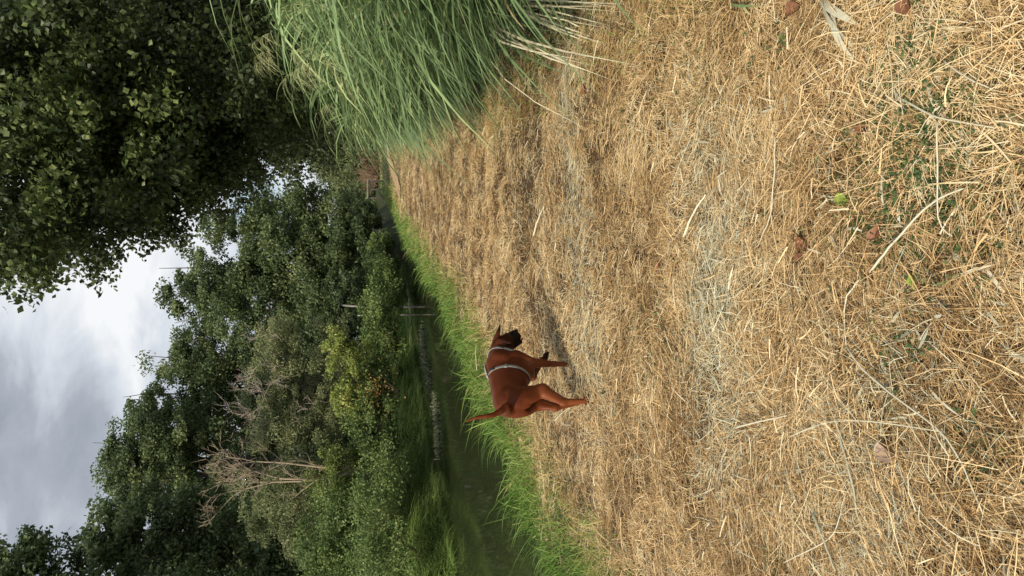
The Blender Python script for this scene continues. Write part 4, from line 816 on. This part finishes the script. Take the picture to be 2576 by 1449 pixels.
def band(name, pts, nv, wd, closed, parent, mat, th=0.0035, tint=0.6):
    P = np.array([p for p, _ in pts]); Dn = np.array([q for _, q in pts]); n_ = len(P)
    rad = np.einsum('ij,ij->i', P, Dn)
    for _ in range(10):
        P = (P + (np.roll(P, 1, 0) + np.roll(P, -1, 0)) / 2) / 2 if closed else np.vstack([P[:1], (P[1:-1] + (P[:-2] + P[2:]) / 2) / 2, P[-1:]])
    o_ = P + Dn * 0.005; s_ = nv * wd / 2
    V = np.stack([o_ - s_, o_ - s_ + Dn * th, o_ + s_ + Dn * th, o_ + s_], 1).reshape(-1, 3); F_ = []
    for i in range(n_ if closed else n_ - 1):
        j = (i + 1) % n_
        for k in range(4): F_.append((i * 4 + k, j * 4 + k, j * 4 + (k + 1) % 4, i * 4 + (k + 1) % 4))
    if not closed: F_ += [(0, 1, 2, 3), (n_ * 4 - 1, n_ * 4 - 2, n_ * 4 - 3, n_ * 4 - 4)]
    return obj(name, mesh_np(name, V, F_, np.full(len(V), tint)), mat, parent)
hp, hn = ring_pts((0.060, 0, 0.45), (1, 0, -0.22)); 
harness = band('harness', hp, hn, 0.022, True, body, M_strap); harness['label'] = 'light grey webbing harness with dark buckles'
np_, nn_ = ring_pts((0.262, 0, 0.475), (1, 0, -0.62)); band('neck_strap', np_, nn_, 0.022, True, harness, M_strap)
def along(x0, x1, z_dir, y0=0.0, n_=14):            # strap along the back or the breastbone
    out = []
    for i in range(n_ + 1):
        x = x0 + (x1 - x0) * i / n_; dv = Vector((0, 0, z_dir)); hit = bvh.ray_cast(Vector((x, y0, 0.46)) + dv * 0.4, -dv); out.append((np.array(hit[0]), np.array(dv)))
    return out
band('back_strap', along(0.075, 0.235, 1), np.array([0, 1.0, 0]), 0.024, False, harness, M_strap)
band('chest_strap', along(0.09, 0.27, -1), np.array([0, 1.0, 0]), 0.024, False, harness, M_strap)
def buckle(P, Dn, ax, sz, mat, name='buckle'):
    ax = unit(np.array(ax, float)); Dn = unit(np.array(Dn, float)); s2 = np.cross(Dn, ax); V = []
    for k in (0, 1):
        for a_, b_ in ((-1, -0.7), (-0.7, -1), (0.7, -1), (1, -0.7), (1, 0.7), (0.7, 1), (-0.7, 1), (-1, 0.7)):
            q = 1 - 0.15 * k; V.append(P + ax * a_ * sz[0] * q + s2 * b_ * sz[1] * q + Dn * (0.003 + k * sz[2]))
    V = np.array(V); F_ = [(i, (i + 1) % 8, 8 + (i + 1) % 8, 8 + i) for i in range(8)] + [(8, 9, 10, 11), (8, 11, 12, 15), (12, 13, 14, 15)]
    obj(name, mesh_np(name, V, F_, np.full(16, 0.5)), mat, harness)
def near(pts, tgt): i = int(np.argmin([np.linalg.norm(p - tgt) for p, _ in pts])); return pts[i][0], pts[i][1], pts[(i + 1) % len(pts)][0] - pts[i - 1][0]
for pts, tgt, mt, sz in ((hp, (0.085, -0.07, 0.60), M_buck, (0.022, 0.015, 0.009)), (hp, (0.085, -0.115, 0.50), M_strap, (0.013, 0.017, 0.008)), (np_, (0.27, -0.10, 0.50), M_buck, (0.02, 0.013, 0.008)), (hp, (0.085, 0.0, 0.62), M_strap, (0.014, 0.018, 0.008))):
    P, Dn, a_ = near(pts, np.array(tgt)); buckle(P, Dn, a_, sz, mt)
# tongue and eyes
M_tong = ramp_mat('tongue', [(0, (0.35, 0.09, 0.09)), (1, (0.5, 0.16, 0.15))], 0.35)
tg = surface([('e', H(0.098, 0.0, -0.052), np.array([0.038, 0.020, 0.006]), HR, 0, 0.01), ('e', H(0.133, 0.004, -0.062), np.array([0.014, 0.017, 0.009]), HR, 0, 0.01)], H(0.1, 0, -0.05) - 0.06, H(0.1, 0, -0.05) + 0.06, 0.003)
obj('tongue', mesh_np('tongue', tg[0], tg[1], np.full(len(tg[0]), 0.5), True), M_tong, body)
M_eye = ramp_mat('eye', [(0, (0.012, 0.008, 0.006)), (1, (0.03, 0.015, 0.01))], 0.25, spec=0.3)
for s_ in (-1, 1):
    ey = surface([('e', H(0.070, 0.036 * s_, 0.028), np.array([0.009, 0.009, 0.009]), None, 0, 0.01)], H(0.07, 0.036 * s_, 0.028) - 0.02, H(0.07, 0.036 * s_, 0.028) + 0.02, 0.0025)
    obj('eye', mesh_np('eye', ey[0], ey[1], np.full(len(ey[0]), 0.5), True), M_eye, body)

# straw stalks standing up round the paws
A = Acc()
for lx, ly in ((-0.30, -0.088), (0.14, -0.068), (-0.18, 0.026)):
    p = DO + DF * lx + DL * ly; n = 130
    X = p[0] + rng.normal(size=n) * 0.06; Y = p[1] + rng.normal(size=n) * 0.06 - 0.02
    d = rng.normal(size=(n, 3)) * 0.6; d[:, 2] = 0.7; bd = rng.normal(size=(n, 3)) * 0.3; bd[:, 2] = -0.4
    strips(A, np.stack([X, Y, gz(X, Y)], 1), d, 0.05 + 0.07 * rng.random(n), 0.0028, bd, np.clip(0.55 + rng.normal(size=n) * 0.2, 0, 0.85), 3, rng.normal(size=n), 'blade')
obj('straw_stubble', A.mesh('straw_stubble'), M_straw, label='straw stubble sticking up round the feet of the dog', cat='straw', kind='stuff')
